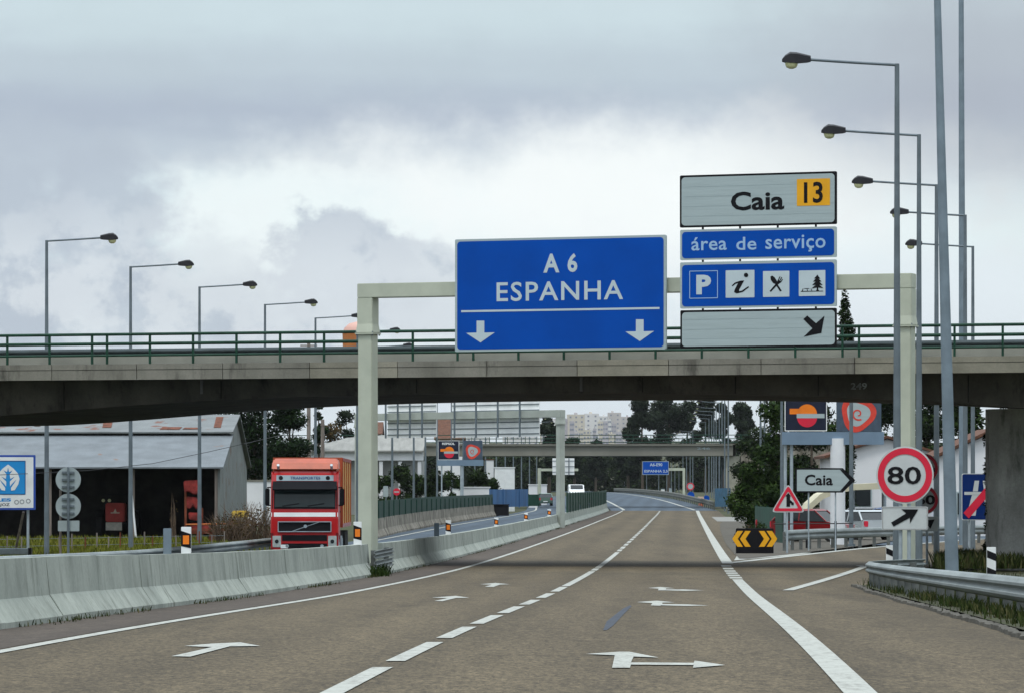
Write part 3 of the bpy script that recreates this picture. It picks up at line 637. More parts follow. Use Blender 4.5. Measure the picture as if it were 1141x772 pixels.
# ------------------------------------------------------------------ signs
class Sign:
    """a flat sign standing in a vertical plane; shapes are laid out on that plane"""
    def __init__(s, name, label, cat, px, py, d, yaw=0, group=None, base=None):
        s.o = P(px, py, d); s.th = yaw; s.cx = px; s.cy = py
        s.root = thing(name, label, cat, s.o, yaw, group)
    def l(s, px, py):
        r = Vector(((px-570.5)/F, 1, -(py-548)/F)); n = Vector((-math.sin(s.th), math.cos(s.th), 0))
        t = s.o.dot(n)/r.dot(n) if True else 0
        w = Vector((r.x*t, r.y*t, ZC+r.z*t))-s.o; w = Matrix.Rotation(-s.th, 3, 'Z') @ w
        return (w.x, w.z)
    def rc(s, r):
        x0, y0, x1, y1 = r; mx = (x0+x1)/2; my = (y0+y1)/2
        return (s.l(x0, my)[0], s.l(mx, y1)[1], s.l(x1, my)[0], s.l(mx, y0)[1])
    def sc(s): return s.o.y/F
    def board(s, r, m, rad=3, th=.06, name='panel'):
        a = s.rc(r); return MB().slab(rrect(*a, max(.004, rad*s.sc())), 0, th).build(name, m, s.root)
    def face(s, name, r, m, k, rad=3):
        return MB().poly(rrect(*s.rc(r), max(.003, rad*s.sc())), -.005*k).build(name, m, s.root)
    def frame(s, name, r, m, k, w, rad=3):
        a = s.rc(r); q = w*s.sc(); R_ = max(.004, rad*s.sc()); o = rrect(*a, R_); i = rrect(a[0]+q, a[1]+q, a[2]-q, a[3]-q, max(.003, R_-q)); n = len(o)
        return MB().add([(p[0], -.005*k, p[1]) for p in o+i], [(j, (j+1) % n, (j+1) % n+n, j+n) for j in range(n)]).build(name, m, s.root)
    def poly(s, name, pts, m, k): return MB().poly([s.l(*p) for p in pts], -.005*k).build(name, m, s.root)
    def polys(s, name, lst, m, k):
        b = MB()
        for pts in lst: b.poly([s.l(*p) for p in pts], -.005*k)
        return b.build(name, m, s.root)
    def text(s, name, t, r, m, k, bold=.0, shear=0, spacing=1.0): return text(name, t, s.rc(r), -.005*k, m, s.root, bold, True, shear, spacing)
    def disc(s, name, px, py, r, m, k, back=False, th=.04):
        c = s.l(px, py); q = r*s.sc()
        if back: return MB().slab(circ(*c, q, 48)[:-1], 0, th).build(name, m, s.root)
        return MB().poly(circ(*c, q, 48)[:-1], -.005*k).build(name, m, s.root)
    def ring(s, name, px, py, r0, r1, m, k): return MB().ring(*s.l(px, py), r0*s.sc(), r1*s.sc(), -.005*k).build(name, m, s.root)
    def post(s, px, py0, m, w=.07, zb=None, dy=.09, name='post', back=.0):
        x, z = s.l(px, py0); wx = s.o + Matrix.Rotation(s.th, 3, 'Z') @ Vector((x, dy, 0))
        zb = (ZR(wx.y)-.2 if zb is None else zb)-s.o.z
        return MB().tube([(x, dy, zb), (x, dy, z)], w/2, 10).build(name, m, s.root)
# --- front gantry
ga, gb = Vector((PX(410, 117), 117, 0)), Vector((PX(1009, 111.5), 111.5, 0))
gth = math.atan2(gb.y-ga.y, gb.x-ga.x); glen = (gb-ga).length
g = thing('gantry', 'pale grey steel portal gantry carrying the blue and white direction signs', 'gantry', (ga.x, ga.y, ZR(117)), gth)
def gantry_parts(g, L, H, w, bt, fl, zb2, bm=GANTRY):
    for x, zb in ((0, -.3), (L, zb2)):
        MB().box((x, 0, (zb+fl)/2), (w*.93, w*.93, fl-zb), 0).build('post', bm, g, bevel=.02)
        MB().box((x, 0, fl), (w*1.2, w*1.2, .035)).build('flange', bm, g)
    b = MB(); b.box((L/2, 0, H-bt/2), (L+w, w, bt)); b.build('beam', bm, g, bevel=.015)
    for x in (0, L):
        b = MB(); b.rings([[(x+a*q/2, e*q/2, z) for a, e in ((-1, -1), (1, -1), (1, 1), (-1, 1))] for q, z in ((w*1.15, fl+.02), (w*1.0, fl+.25), (w*1.0, H-bt))]); b.build('post_head', bm, g, bevel=.012)
gantry_parts(g, glen, PZ(316.5, 117)-ZR(117), .43, .37, PZ(372, 117)-ZR(117), -.4)
MB().box((0, 0, .02), (.7, .7, .06)).build('base_plate', GANTRY, g)
for x_ in (0, glen):
    for sx in (-1, 1):
        for sy in (-1, 1): MB().tube([(x_+sx*.225, sy*.225, PZ(372, 117)-ZR(117)-.05), (x_+sx*.225, sy*.225, PZ(372, 117)-ZR(117)+.06)], .022, 6).build('bolt', POLE, g)
for k in range(1, 5): MB().box((glen*k/5+.15, 0, PZ(316.5, 117)-ZR(117)-.185), (.03, .47, .405)).build('beam_joint', GANTRY, g)
def on_gantry(px):
    u = (px-570.5)/F; t = math.tan(gth); d = (ga.y-ga.x*t)/(1-u*t); return d-.45
SG = Sign('direction_sign', 'large blue ESPANHA sign with two white down arrows on the gantry', 'road sign', 624.5, 327.5, on_gantry(624.5), gth)
SG.board((507, 264.5, 742, 390.5), SIGNW, 1.5, .08); SG.face('face', (509.5, 267, 739.5, 388), SIGNB, 1, 4)
SG.text('lettering', 'A', (605.5, 283.0, 623.5, 304), LETW, 2, .03); SG.text('lettering', '6', (632.5, 282.5, 643.5, 303.5), LETW, 2, .03)
SG.text('lettering', 'ESPANHA', (553.5, 313.5, 694.5, 335), LETW, 2, .012, 0, 1.12)
SG.face('divider_line', (514, 344.2, 735, 346.4), LETW, 2, .4)
for cx_, cy_ in ((535.5, 357.5), (713, 356)):
    SG.poly('arrow_symbol', [(cx_-4.3, cy_), (cx_+4.3, cy_), (cx_+4.3, cy_+13.3), (cx_+16, cy_+13), (cx_, cy_+24.2), (cx_-16, cy_+13.6), (cx_-4.3, cy_+13.3)], LETW, 2)
b = MB()
for x_ in (-1.9, -.6, .6, 1.9): b.box((x_, .2, 0), (.08, .24, 2.7))
b.build('bracket', GALV, SG.root)
D2 = on_gantry(845)
S1 = Sign('exit_name_sign', 'white Caia sign with orange 13 plate, topmost board of the gantry stack', 'road sign', 845, 223, D2, gth, 'exit boards on the gantry')
S1.board((757.5, 193.5, 932, 252), BLACK, 1.5, .06); S1.face('face', (759.5, 195.8, 930, 249.8), SIGNW, 1, 4)
S1.text('lettering', 'Caia', (814.5, 213.5, 874, 234.5), BLACK, 2, .026)
S1.face('number_plate', (888, 199.5, 925, 229.5), YEL, 2, .6); S1.text('lettering', '13', (896, 203, 917, 226.5), BLACK, 3, .02)
S2 = Sign('service_area_sign', 'narrow blue sign reading área de serviço below the Caia board', 'road sign', 845, 271.5, D2, gth, 'exit boards on the gantry')
S2.board((757.8, 254.5, 931.8, 288.5), SIGNW, 1.5, .06); S2.face('face', (760, 257, 929.5, 286.5), SIGNB, 1, 4)
S2.text('lettering', 'área', (770.5, 264.5, 810, 279.2), LETBL, 2, .012, 0, 1.05); S2.text('lettering', 'de', (820.5, 264.2, 843, 278.8), LETBL, 2, .012, 0, 1.05); S2.text('lettering', 'serviço', (853, 262, 920, 281), LETBL, 2, .012, 0, 1.05)
S3 = Sign('services_symbol_sign', 'blue board with parking, information, food and picnic symbols', 'road sign', 845, 317, D2, gth, 'exit boards on the gantry')
S3.board((757.8, 291, 931.8, 342.8), SIGNW, 1.5, .06); S3.face('face', (760, 294, 929.8, 340.5), SIGNB, 1, 4)
S3.frame('symbol_frame', (768.3, 301.8, 800, 332.8), LETBL, 2, .8, .8); S3.text('lettering', 'P', (776, 306.5, 792.5, 328.2), LETW, 2, .05)
S3.face('symbol_plate', (808.7, 301.3, 840.8, 331.8), LETW, 2, .6); S3.face('symbol_plate', (850.3, 302.2, 879.7, 331), LETW, 2, .6); S3.face('symbol_plate', (890.2, 301.5, 919.8, 330), LETW, 2, .6)
# information mark: dot, slanted stem with thin serifs
S3.polys('symbol', [circ(831.5, 306.8, 2.5, 14)[:-1], [(815.5, 318.5), (819, 315.2), (825.5, 313), (829.5, 312.8), (823.8, 323), (823.8, 324.8), (827, 324), (834, 319.2), (834.8, 320.3), (828, 325.6), (821, 327.4), (818.2, 326), (818.6, 323.6), (822.6, 315.7), (819.5, 316.8), (816.4, 319.3)]], BLACK, 3)
S3.polys('symbol', [[(858.6, 308.5), (860.6, 307.4), (863.5, 309.5), (866, 313.5), (866, 316), (871.2, 324.2), (869.4, 325.2), (864, 316.8), (861.5, 315.6), (859, 312)], [(857.8, 324.4), (864.4, 316.8), (866.4, 313.4), (869, 308.3), (869.9, 308.6), (868, 312.6), (868.7, 313), (871, 309), (871.8, 309.5), (869.6, 313.5), (870.2, 313.7), (871.9, 311), (872.7, 311.5), (870.6, 315), (866.6, 317.6), (859.2, 325.5)]], BLACK, 3)
S3.polys('symbol', [[(892.5, 324.6), (909.4, 324.4), (910.2, 322.8), (910.2, 320.8), (904.5, 321.8), (909.0, 317.8), (905, 318.2), (909, 314), (906, 314.2), (909.2, 310.5), (907.2, 310.8), (911, 306.3), (914.3, 311), (912.4, 310.8), (915.6, 314), (913.2, 314.2), (917, 318), (913, 317.8), (917.8, 321.4), (912, 320.8), (912, 323), (913, 324.3), (917.5, 324.3), (917.5, 325), (892.5, 325.4)], [(893.6, 324.8), (894.8, 321.8), (895.5, 321.8), (894.8, 324.8)], [(896.4, 321.6), (902, 321.5), (902, 322.2), (899.8, 322.2), (900.5, 324.6), (899.6, 324.6), (899, 322.2), (896.4, 322.3)], [(903.4, 321.8), (904.1, 321.8), (905.3, 324.6), (904.4, 324.6)]], BLACK, 3)
S4 = Sign('exit_arrow_sign', 'blank white board with black slanting arrow, lowest of the gantry stack', 'road sign', 845, 366, D2, gth, 'exit boards on the gantry')
S4.board((758, 344.6, 931.8, 387.2), BLACK, 1.5, .06); S4.face('face', (760, 347, 930.2, 385), SIGNW, 1, 4)
S4.poly('arrow_symbol', [(895.2, 355.8), (899.6, 351.8), (909.4, 360.4), (918.8, 352), (915.3, 371.3), (895.6, 375.3), (905.3, 366)], BLACK, 2)
SEAM = mat('panel_seam', (0.3100, 0.3840, 0.4000), .6)
for Sx, ys in ((S1, (206.5, 217.5, 228.5, 239.5)), (S4, (355, 366, 376.5))):
    b = MB()
    for y_ in ys: a = Sx.rc((761, y_-.18, 929.5, y_+.18)); b.poly([(a[0], a[1]), (a[2], a[1]), (a[2], a[3]), (a[0], a[3])], -.0075)
    b.build('seam', SEAM, Sx.root)
b = MB(); 
for px_ in (782, 823.5, 865.5, 908):
    for (ya, yb) in ((250, 258), (286, 294), (341, 348)):
        a = S2.rc((px_-.9, ya, px_+.9, yb)); b.box(((a[0]+a[2])/2, .08, (a[1]+a[3])/2), (a[2]-a[0], .04, a[3]-a[1]))
b.build('bracket', BLACK, S2.root)
for Sx in (S1, S3, S4):
    MB().box((0, .22, 0), (3.4, .30, .10)).build('bracket', GALV, Sx.root)

# --- second gantry on the opposite carriageway with two sign backs
g2a, g2b = Vector((PX(400, 296), 296, 0)), Vector((PX(624.5, 281), 281, 0))
g2th = math.atan2(g2b.y-g2a.y, g2b.x-g2a.x); g2l = (g2b-g2a).length
g2 = thing('gantry', 'slimmer pale gantry beyond the overpass holding the sign backs', 'gantry', (g2a.x, g2a.y, ZO(296)), g2th)
gantry_parts(g2, g2l, PZ(461, 296)-ZO(296), .44, .46, PZ(476, 296)-ZO(296), -.3, bm=mat('gantry_grey', (.36, .39, .35), .6, 0, .1, 1))
def sign_back(px0, px1, y0, y1, d, yaw, label, nv=4, nh=8):
    s = Sign('sign_back', label, 'road sign', (px0+px1)/2, (y0+y1)/2, d, yaw, 'sign backs on the far gantry')
    s.board((px0, y0, px1, y1), mat('aluminium_back', (0.9120, 0.9240, 0.9180), .5, .2, .08, 1), .4, .08)
    a = s.rc((px0, y0, px1, y1)); w = a[2]-a[0]; h = a[3]-a[1]
    for k in range(nh): MB().box((0, -.03, a[1]+h*(k+.5)/nh), (w, .04, .055)).build('rail', POLE, s.root)
    for k in range(nv): MB().box((a[0]+w*(k+.5)/nv, -.68 if nh > 4 else -.13, 0), (.10, .08, h+.1)).build('stiffener', POLE, s.root)
    return s
def on_g2(px): u = (px-570.5)/F; t = math.tan(g2th); return (g2a.y-g2a.x*t)/(1-u*t)+.36
sign_back(432, 486, 430, 487, on_g2(459), g2th, 'back of the narrower sign on the far gantry, ribbed aluminium', 4, 9)
sign_back(503.5, 600.5, 428, 486.5, on_g2(552), g2th, 'back of the wider sign on the far gantry, ribbed aluminium', 4, 9)
# small arm gantry with one back, far up the opposite carriageway
t = thing('cantilever_gantry', 'far cantilever gantry arm with small pale sign back above opposite lanes', 'gantry', P(601, 560, 520)); zt = PZ(523, 520)-t.location.z
MB().tube([(0, 0, -.5), (0, 0, zt+.2)], .2, 8).build('post', GANTRY, t); MB().box((2.2, 0, zt), (4.6, .25, .3)).build('beam', GANTRY, t)
sign_back(615.5, 640, 510, 528.5, 519, 0, 'small pale sign back above the far opposite lanes', 2, 3)
# --- far gantry with blue sign
t = thing('cantilever_gantry', 'far grey cantilever gantry holding the small blue sign over the bend', 'gantry', P(762, 559, 830)); z0 = t.location.z; zt = PZ(522.5, 830)-z0
MB().box((0, 0, zt/2-.4), (.45, .45, zt+.8)).build('post', GANTRY, t); MB().box((-3.4, 0, zt), (7.2, .4, .5)).build('beam', GANTRY, t)
SF = Sign('direction_sign', 'small distant blue motorway sign under the far bridge', 'road sign', 730.5, 521, 829, 0)
SF.board((715.8, 513.5, 745.2, 528.5), SIGNW, .5, .1); SF.face('face', (716.3, 514, 744.7, 528), SIGNB, 1, .5)
SF.text('lettering', 'A6-E90', (724, 515.5, 738, 519), LETW, 3, .02); SF.text('lettering', 'ESPANHA 2,5', (718, 523, 744, 526.3), LETW, 3, .02)

# --- roadside signs, right
s = Sign('speed_limit_sign', 'round 80 speed limit sign with white arrow plate at the guardrail end', 'road sign', 1008, 545, 103.5, R(-4))
s.disc('disc', 1008.3, 528.8, 32, SIGNW2, 0, True); s.ring('border', 1008.3, 528.8, 23.2, 30.2, REDS, 2); s.text('lettering', '80', (988.8, 519.3, 1026.3, 539), BLACK, 2, .015)
s.board((982.5, 563.8, 1034, 590), SIGNW2, 2, .04, 'plate'); s.frame('plate_border', (983.1, 564.4, 1033.4, 589.4), mat('grey_line', (.3, .3, .3), .5), 2, .7, 2)
s.poly('arrow_symbol', [(992.8, 581.7), (995.8, 586), (1013.8, 576.2), (1014, 582.5), (1023.2, 567), (1004.3, 566.8), (1009.6, 571.4)], BLACK, 2)
s.post(1003.5, 505, GALV_L, .09); s.post(1013, 505, GALV_L, .09)
s = Sign('no_overtaking_sign', 'overtaking ban and 60 limit discs with arrow plate half behind the 80 sign', 'road sign', 1029, 550, 138, R(-4))
s.disc('disc', 1029, 521.5, 16.8, SIGNW2, 0, True); s.ring('border', 1029, 521.5, 12.6, 16, REDS, 2)
s.polys('symbol', [[(1031.5, 525), (1031.5, 521.2), (1033.5, 520.8), (1034.5, 518.3), (1039, 518.3), (1040.2, 520.8), (1042, 521.2), (1042, 525)]], BLACK, 2)
s.polys('symbol', [[(1017, 525), (1017, 521.2), (1019, 520.8), (1020, 518.3), (1024.5, 518.3), (1025.7, 520.8), (1027.5, 521.2), (1027.5, 525)]], REDS, 2)
s.disc('disc', 1029.5, 556.5, 16.3, SIGNW2, 0, True); s.ring('border', 1029.5, 556.5, 12.2, 15.6, REDS, 2); s.text('lettering', '60', (1020.5, 550.8, 1042, 561.8), BLACK, 2, .03)
s.board((1013, 575, 1045.5, 591.5), SIGNW2, 1.5, .04, 'plate'); s.poly('arrow_symbol', [(1022, 580), (1041.5, 578.2), (1036.5, 588.8), (1034, 585), (1026, 585)], BLACK, 2)
s.post(1026, 508, GALV_L, .08); s.post(1033, 508, GALV_L, .08)
s = Sign('end_of_motorway_sign', 'blue end of motorway sign crossed by a red bar beside the bridge pier', 'road sign', 1094, 552.5, 150, R(-3))
s.board((1071.5, 527, 1117, 579), SIGNW2, 2, .05); s.face('face', (1072.3, 527.8, 1116.2, 578.2), mat('sign_blue_dark', (.004, .022, .12), .5, 0, .06, 1, spec=.1), 1, 2)
s.polys('symbol', [[(1074.5, 547.5), (1113, 547.5), (1113, 550.8), (1074.5, 550.8)], [(1083, 551), (1090.5, 551), (1087, 574), (1077, 574)], [(1096, 551), (1103.5, 551), (1110, 574), (1099.5, 574)], [(1086, 535), (1091, 535), (1089.5, 547), (1084, 547)], [(1095, 535), (1100, 535), (1102, 547), (1096.5, 547)]], SIGNW2, 2)
s.poly('red_bar', [(1073.5, 571), (1079.5, 577), (1115, 536), (1109, 530)], REDS, 3)
s.post(1080, 578, GALV_L, .08); s.post(1106, 578, GALV_L, .08)
s = Sign('warning_sign', 'red bordered warning triangle before the service area totem', 'road sign', 878.5, 557, 165, R(-3))
def tri(cx, y0, y1, hw, r):   # rounded triangle in pixels
    c = [(cx, y0), (cx+hw, y1), (cx-hw, y1)]; out = []
    for i, (x, y) in enumerate(c):
        a = Vector(c[i-1])-Vector((x, y)); b = Vector(c[(i+1) % 3])-Vector((x, y)); a.normalize(); b.normalize(); q = Vector((x, y)); p0, p1 = q+a*r*1.6, q+b*r*1.6
        for t in (0, .25, .5, .75, 1): out.append(tuple(p0*(1-t)**2+q*2*t*(1-t)+p1*t*t))
    return out
MB().slab([s.l(*p) for p in tri(878.3, 538, 570.3, 19, 3)], 0, .05).build('panel', SIGNW2, s.root)
o_, i_ = tri(878.3, 540.2, 569, 17, 2.4), tri(878.3, 546.5, 565.8, 11.4, 1.4)
MB().add([(s.l(*p)[0], -.01, s.l(*p)[1]) for p in o_+i_], [(j, (j+1) % 15, (j+1) % 15+15, j+15) for j in range(15)]).build('border', REDS, s.root)
s.poly('symbol', [(876.3, 564), (876.3, 552.5), (875, 552.5), (878.4, 548.6), (881.4, 552.5), (880.4, 552.5), (880.4, 556.3), (884, 559.5), (884.6, 558.8), (884.4, 562.5), (881.2, 561.8), (882, 561), (880.4, 559.8), (880.4, 564)], BLACK, 2)
s.post(877, 560, GALV_L, .08)
s = Sign('arrow_sign', 'white Caia direction sign with black chevron point on two thin posts', 'road sign', 917, 534.5, 172, R(-3))
out_ = [(886, 521), (939, 521), (953, 534.5), (939, 548.3), (886, 548.3)]
MB().slab([s.l(*p) for p in out_], 0, .06).build('panel', BLACK, s.root)
s.poly('face', [(888, 522.8), (938.2, 522.8), (950.5, 534.5), (938.2, 546.6), (888, 546.6)], SIGNW, 1)
s.text('lettering', 'Caia', (896.8, 528.2, 928, 540.3), BLACK, 2, .024)
s.poly('chevron', [(936, 523), (940.5, 523), (952, 534.5), (940.5, 546.4), (936, 546.4), (946.5, 534.5)], BLACK, 2)
s.post(901, 545, GALV_L, .06); s.post(931, 545, GALV_L, .06)
# gore marker
s = Sign('gore_marker', 'black gore board with two pairs of orange chevrons pointing apart', 'road sign', 841, 601, 164, R(-2))
s.board((820, 588.2, 862, 616.5), BLACK, 1, .30)
for sgn, nm in ((-1, 'a'), (1, 'b')):
    for off, mm in ((0, YEL), (8.6, YEL)):
        x0 = 841+sgn*(4.5+off)
        s.poly('chevron', [(x0, 591), (x0+sgn*6.2, 591), (x0+sgn*12, 599.8), (x0+sgn*6.2, 608.6), (x0, 608.6), (x0+sgn*5.8, 599.8)], mm, 1)
MB().box((0, .1, -(616.5-601)*164/F-.06), (1.5, .55, .14)).build('base', WHITE, s.root)
# delineators black and white
def delineator(name, label, px, ytop, ybot, d, wpx, style, group=None):
    t = thing(name, label, 'delineator', P(px, ybot, d), 0, group); h = (ybot-ytop)*d/F; w = wpx*d/F
    MB().box((0, 0, h/2), (w, w*.5, h)).build('post', WHITE if style != 'plain' or w < .1 else GALV, t, bevel=.006)
    if style == 'orange':
        MB().add([(-w/2, -w*.25-.004, h*.3), (w/2, -w*.25-.004, h*.22), (w/2, -w*.25-.004, h*.74), (-w/2, -w*.25-.004, h*.86)], [(0, 1, 2, 3)]).build('band', BLACK, t)
        MB().box((0, -w*.25-.008, h*.53), (w*.62, .006, h*.32)).build('reflector', ORANGE, t)
    if style == 'black':
        b = MB()
        for a in (.16, .62): b.add([(-w/2, -w*.25-.004, h*(a+.10)), (w/2, -w*.25-.004, h*a), (w/2, -w*.25-.004, h*(a+.2)), (-w/2, -w*.25-.004, h*(a+.3))], [(0, 1, 2, 3)])
        b.build('band', BLACK, t)
    return t
delineator('delineator', 'black and white delineator post beside the bridge pier', 1104.5, 609, 650, 104, 10, 'black')
delineator('delineator', 'short black and white delineator at curved end of the right guardrail', 991, 607, 640, 113, 7.5, 'black')
BT = lambda d: P(0, 0, 1).z*0+ZR(d)+.79
def on_barrier(px):
    u = (px-570.5)/F; return 8.05/(-u+.0384)
delin = [(207.5, 11, 30, 'amber reflector delineator on the barrier left of the red truck'), (398.5, 9, 26, 'amber reflector delineator on the barrier beside the gantry foot'), (499.5, 6, 16, 'amber reflector delineator on the barrier next to a plain white post'),
         (553, 4.5, 10, 'amber reflector delineator on the barrier below the blue hoarding'), (586, 4.2, 9, 'amber reflector delineator left of the far gantry right foot'), (612, 4, 8, 'reddish reflector delineator just before the far gantry right foot')]
for px_, w_, h_, lb in delin:
    d_ = on_barrier(px_); yb = 548+(ZC-BT(d_))*F/d_
    delineator('delineator', lb, px_, yb-h_, yb+.5, d_, w_, 'orange', 'amber delineators on the median barrier')
for px_, w_, h_, lb in ((186.5, 9, 29, 'plain grey stub post on the barrier left of the amber delineator'), (486.5, 5.5, 15, 'plain white stub post on the barrier under the far totem'), (645.5, 2.2, 6, 'tiny white stub post on barrier before the green screen'), (655.5, 2.2, 6, 'tiny white stub post on barrier along the green screen')):
    d_ = on_barrier(px_); yb = 548+(ZC-BT(d_))*F/d_; delineator('delineator', lb, px_, yb-h_, yb+.5, d_, w_, 'plain', 'plain posts on the median barrier')

# ------------------------------------------------------------------ street lamps
LH = 12.05
def make_lamp(name, label, loc, rz, group):
    t = thing(name, label, 'street lamp', loc, rz, group)
    MB().tube([(0, 0, -.6), (0, 0, 0), (0, 0, LH)], [.105, .10, .055], 10).build('pole', POLE, t, smooth=True)
    MB().tube([(0, 0, LH-.03), (-1.05, 0, LH+.03), (-2.12, 0, LH+.10)], .034, 8).build('arm', POLE, t, smooth=True)
    h = MB(); lp = []
    for x, zl, zh, w in ((-2.02, -.03, .11, .06), (-2.10, -.05, .13, .09), (-2.35, -.07, .19, .13), (-2.50, -.07, .20, .14), (-2.62, -.05, .12, .11), (-2.69, -.03, .03, .05)):
        zc = LH+.08; lp.append([(x, -w, zc+zl), (x, -w*.75, zc+zh*.75), (x, 0, zc+zh), (x, w*.75, zc+zh*.75), (x, w, zc+zl), (x, 0, zc+zl-.01)])
    hd = h.rings(lp).build('lamp_head', DARK, t, smooth=True)
    lp = [[(-2.47+sx*rr*math.cos(2*math.pi*k/12), .8*rr*math.sin(2*math.pi*k/12), LH+.02-dz) for k in range(12)] for rr, dz, sx in ((.15, 0, 1), (.145, .05, 1), (.115, .11, 1), (.05, .14, 1))]
    MB().rings(lp).build('lens', LENS, hd, smooth=True)
    return t
right = [(999.5, 105, 'street lamp nearest on the right, tallest arm over the road'), (1024, 123.5, 'second street lamp of the right row, between gantry post and leaning mast'), (1043.5, 142.5, 'third street lamp of the right row, pole behind the leaning mast'), (1075.5, 160.5, 'fourth street lamp of the right row, beyond the overpass'), (1084, 178.5, 'fifth and lowest right street lamp over the overpass rail')]
tops = {999.5: 69, 1024: 148, 1043.5: 204, 1075.5: 238, 1084: 273}
L0 = None
for px_, d_, lb in right:
    loc = Vector((PX(px_, d_), d_, PZ(tops[px_], d_)-LH-.05))
    if L0 is None: L0 = make_lamp('street_lamp', lb, loc, 0, 'street lamps along the right side')
    else: dup(L0, loc, 0, lb, 'street lamps along the right side')
left = [(52, 169, 268, 'leftmost street lamp, arm highest over the left of the overpass'), (145.5, 190.5, 297, 'second street lamp from the left above the overpass'), (222.3, 209, 319.5, 'third street lamp from the left above the overpass'), (295.3, 229, 339, 'fourth street lamp from the left, above the truck'), (351.5, 252, 354, 'fifth street lamp from the left, head touching the gantry post'), (398, 278, 369.5, 'sixth left street lamp, only its head above the rail by the gantry')]
for px_, d_, yt, lb in left:
    dup(L0, Vector((PX(px_, d_), d_, PZ(yt, d_)-LH)), R(180), lb, 'street lamps along the left side')
for px_, d_ in ((416, 305), (437, 331), (461, 358), (474, 385), (487, 410), (503, 436), (516, 462), (529, 490), (541, 520), (553, 552), (563, 585), (572, 620), (581, 660), (590, 700), (598, 745)):
    dup(L0, Vector((PX(px_, d_), d_, ZR(d_))), R(180), 'slim lamp pole in the dense far row beyond the opposite carriageway', 'far lamp poles on the left')
for px_, d_ in ((871, 252), (858.5, 288), (847.5, 326), (852, 372), (811.5, 440), (807.5, 470), (804.5, 500), (801.5, 530), (798, 590), (795.5, 625), (793, 660), (790, 700), (786, 740)):
    dup(L0, Vector((PX(px_, d_), d_, ZR(d_)+.0)), 0, 'slim lamp pole in the dense far row right of the motorway', 'far lamp poles on the right')
for k, (px_, d_) in enumerate(((772, 860), (769, 890), (765, 920), (761, 950), (756.5, 980), (752, 1005), (748, 1030), (743, 1060), (734, 1090), (720.5, 1120), (696, 1150))):
    dup(L0, Vector((PX(px_, d_), d_, ZR(min(d_, 1000))-.2)), 0, 'tiny lamp pole standing in front of the dark wood under the far bridge', 'lamp poles by the far wood')
t = thing('plain_pole', 'plain grey pole in front of the round swirl emblem of the totem', 'pole', Vector((PX(948.5, 186), 186, ZR(186)))); MB().tube([(0, 0, -.3), (0, 0, PZ(425, 186)-ZR(186))], .095, 10, r1=.075).build('shaft', POLE, t, smooth=True); MB().tube([(0, 0, 0), (0, 0, .12)], .17, 10).build('base_flange', POLE, t)
# high masts
def mast(label, px0, y0, px1, d, H, r0, r1):
    b = P(px0, y0, d); t = thing('lighting_mast', label, 'mast', (b.x, b.y, ZR(d)-.05)); dx = (px1-px0)*d/F; hh = PZ(0, d)-t.location.z
    MB().tube([(dx*z/hh, 0, z) for z in (-.4, 0, H*.25, H*.5, H*.75, H)], [r0+(r1-r0)*q for q in (0, 0, .25, .5, .75, 1)], 14).build('shaft', GALV, t, smooth=True)
    MB().tube([(0, 0, -.05), (0, 0, .06)], r0*1.7, 14).build('base_flange', GALV, t)
    q = MB(); q.tube([(dx*H/hh-.8, 0, H), (dx*H/hh+.8, 0, H)], .05, 8); 
    for x in (-.7, 0, .7): q.box((dx*H/hh+x, -.1, H+.05), (.4, .3, .25))
    q.build('floodlights', DARK, t); return t
mast('thick leaning grey mast rising out of frame beside the right lamps', 1061, 640, 1044.5, 109, 21, .165, .045)
mast('thin straight mast behind the overpass at far right', 1073, 610, 1071, 192, 27, .17, .10)

# ------------------------------------------------------------------ trees and plants
def leaves(lobes, n, size, rnd, flat=0):
    m = MB(); tot = sum(l[3]*l[4]*l[5] for l in lobes)
    for (x, y, z, a, b, c) in lobes:
        for _ in range(max(6, int(n*a*b*c/tot))):
            v = Vector((rnd.gauss(0, 1), rnd.gauss(0, 1), rnd.gauss(0, 1))).normalized(); r = (.25+.75*rnd.random())**.45*(1+.12*rnd.gauss(0, 1))
            p = Vector((x+v.x*a*r, y+v.y*b*r, z+v.z*c*r)); s = size*(.55+.9*rnd.random())
            u = Vector((rnd.gauss(0, 1), rnd.gauss(0, 1), rnd.gauss(0, .7))).normalized(); w = u.cross(v+Vector((.01, .3*rnd.random(), 0))).normalized()
            q = rnd.uniform(.35, .7)
            m.add([p-u*s*.5, p+w*s*q*.5, p+u*s*.5, p-w*s*q*.5], [(0, 1, 2, 3)])
    return m
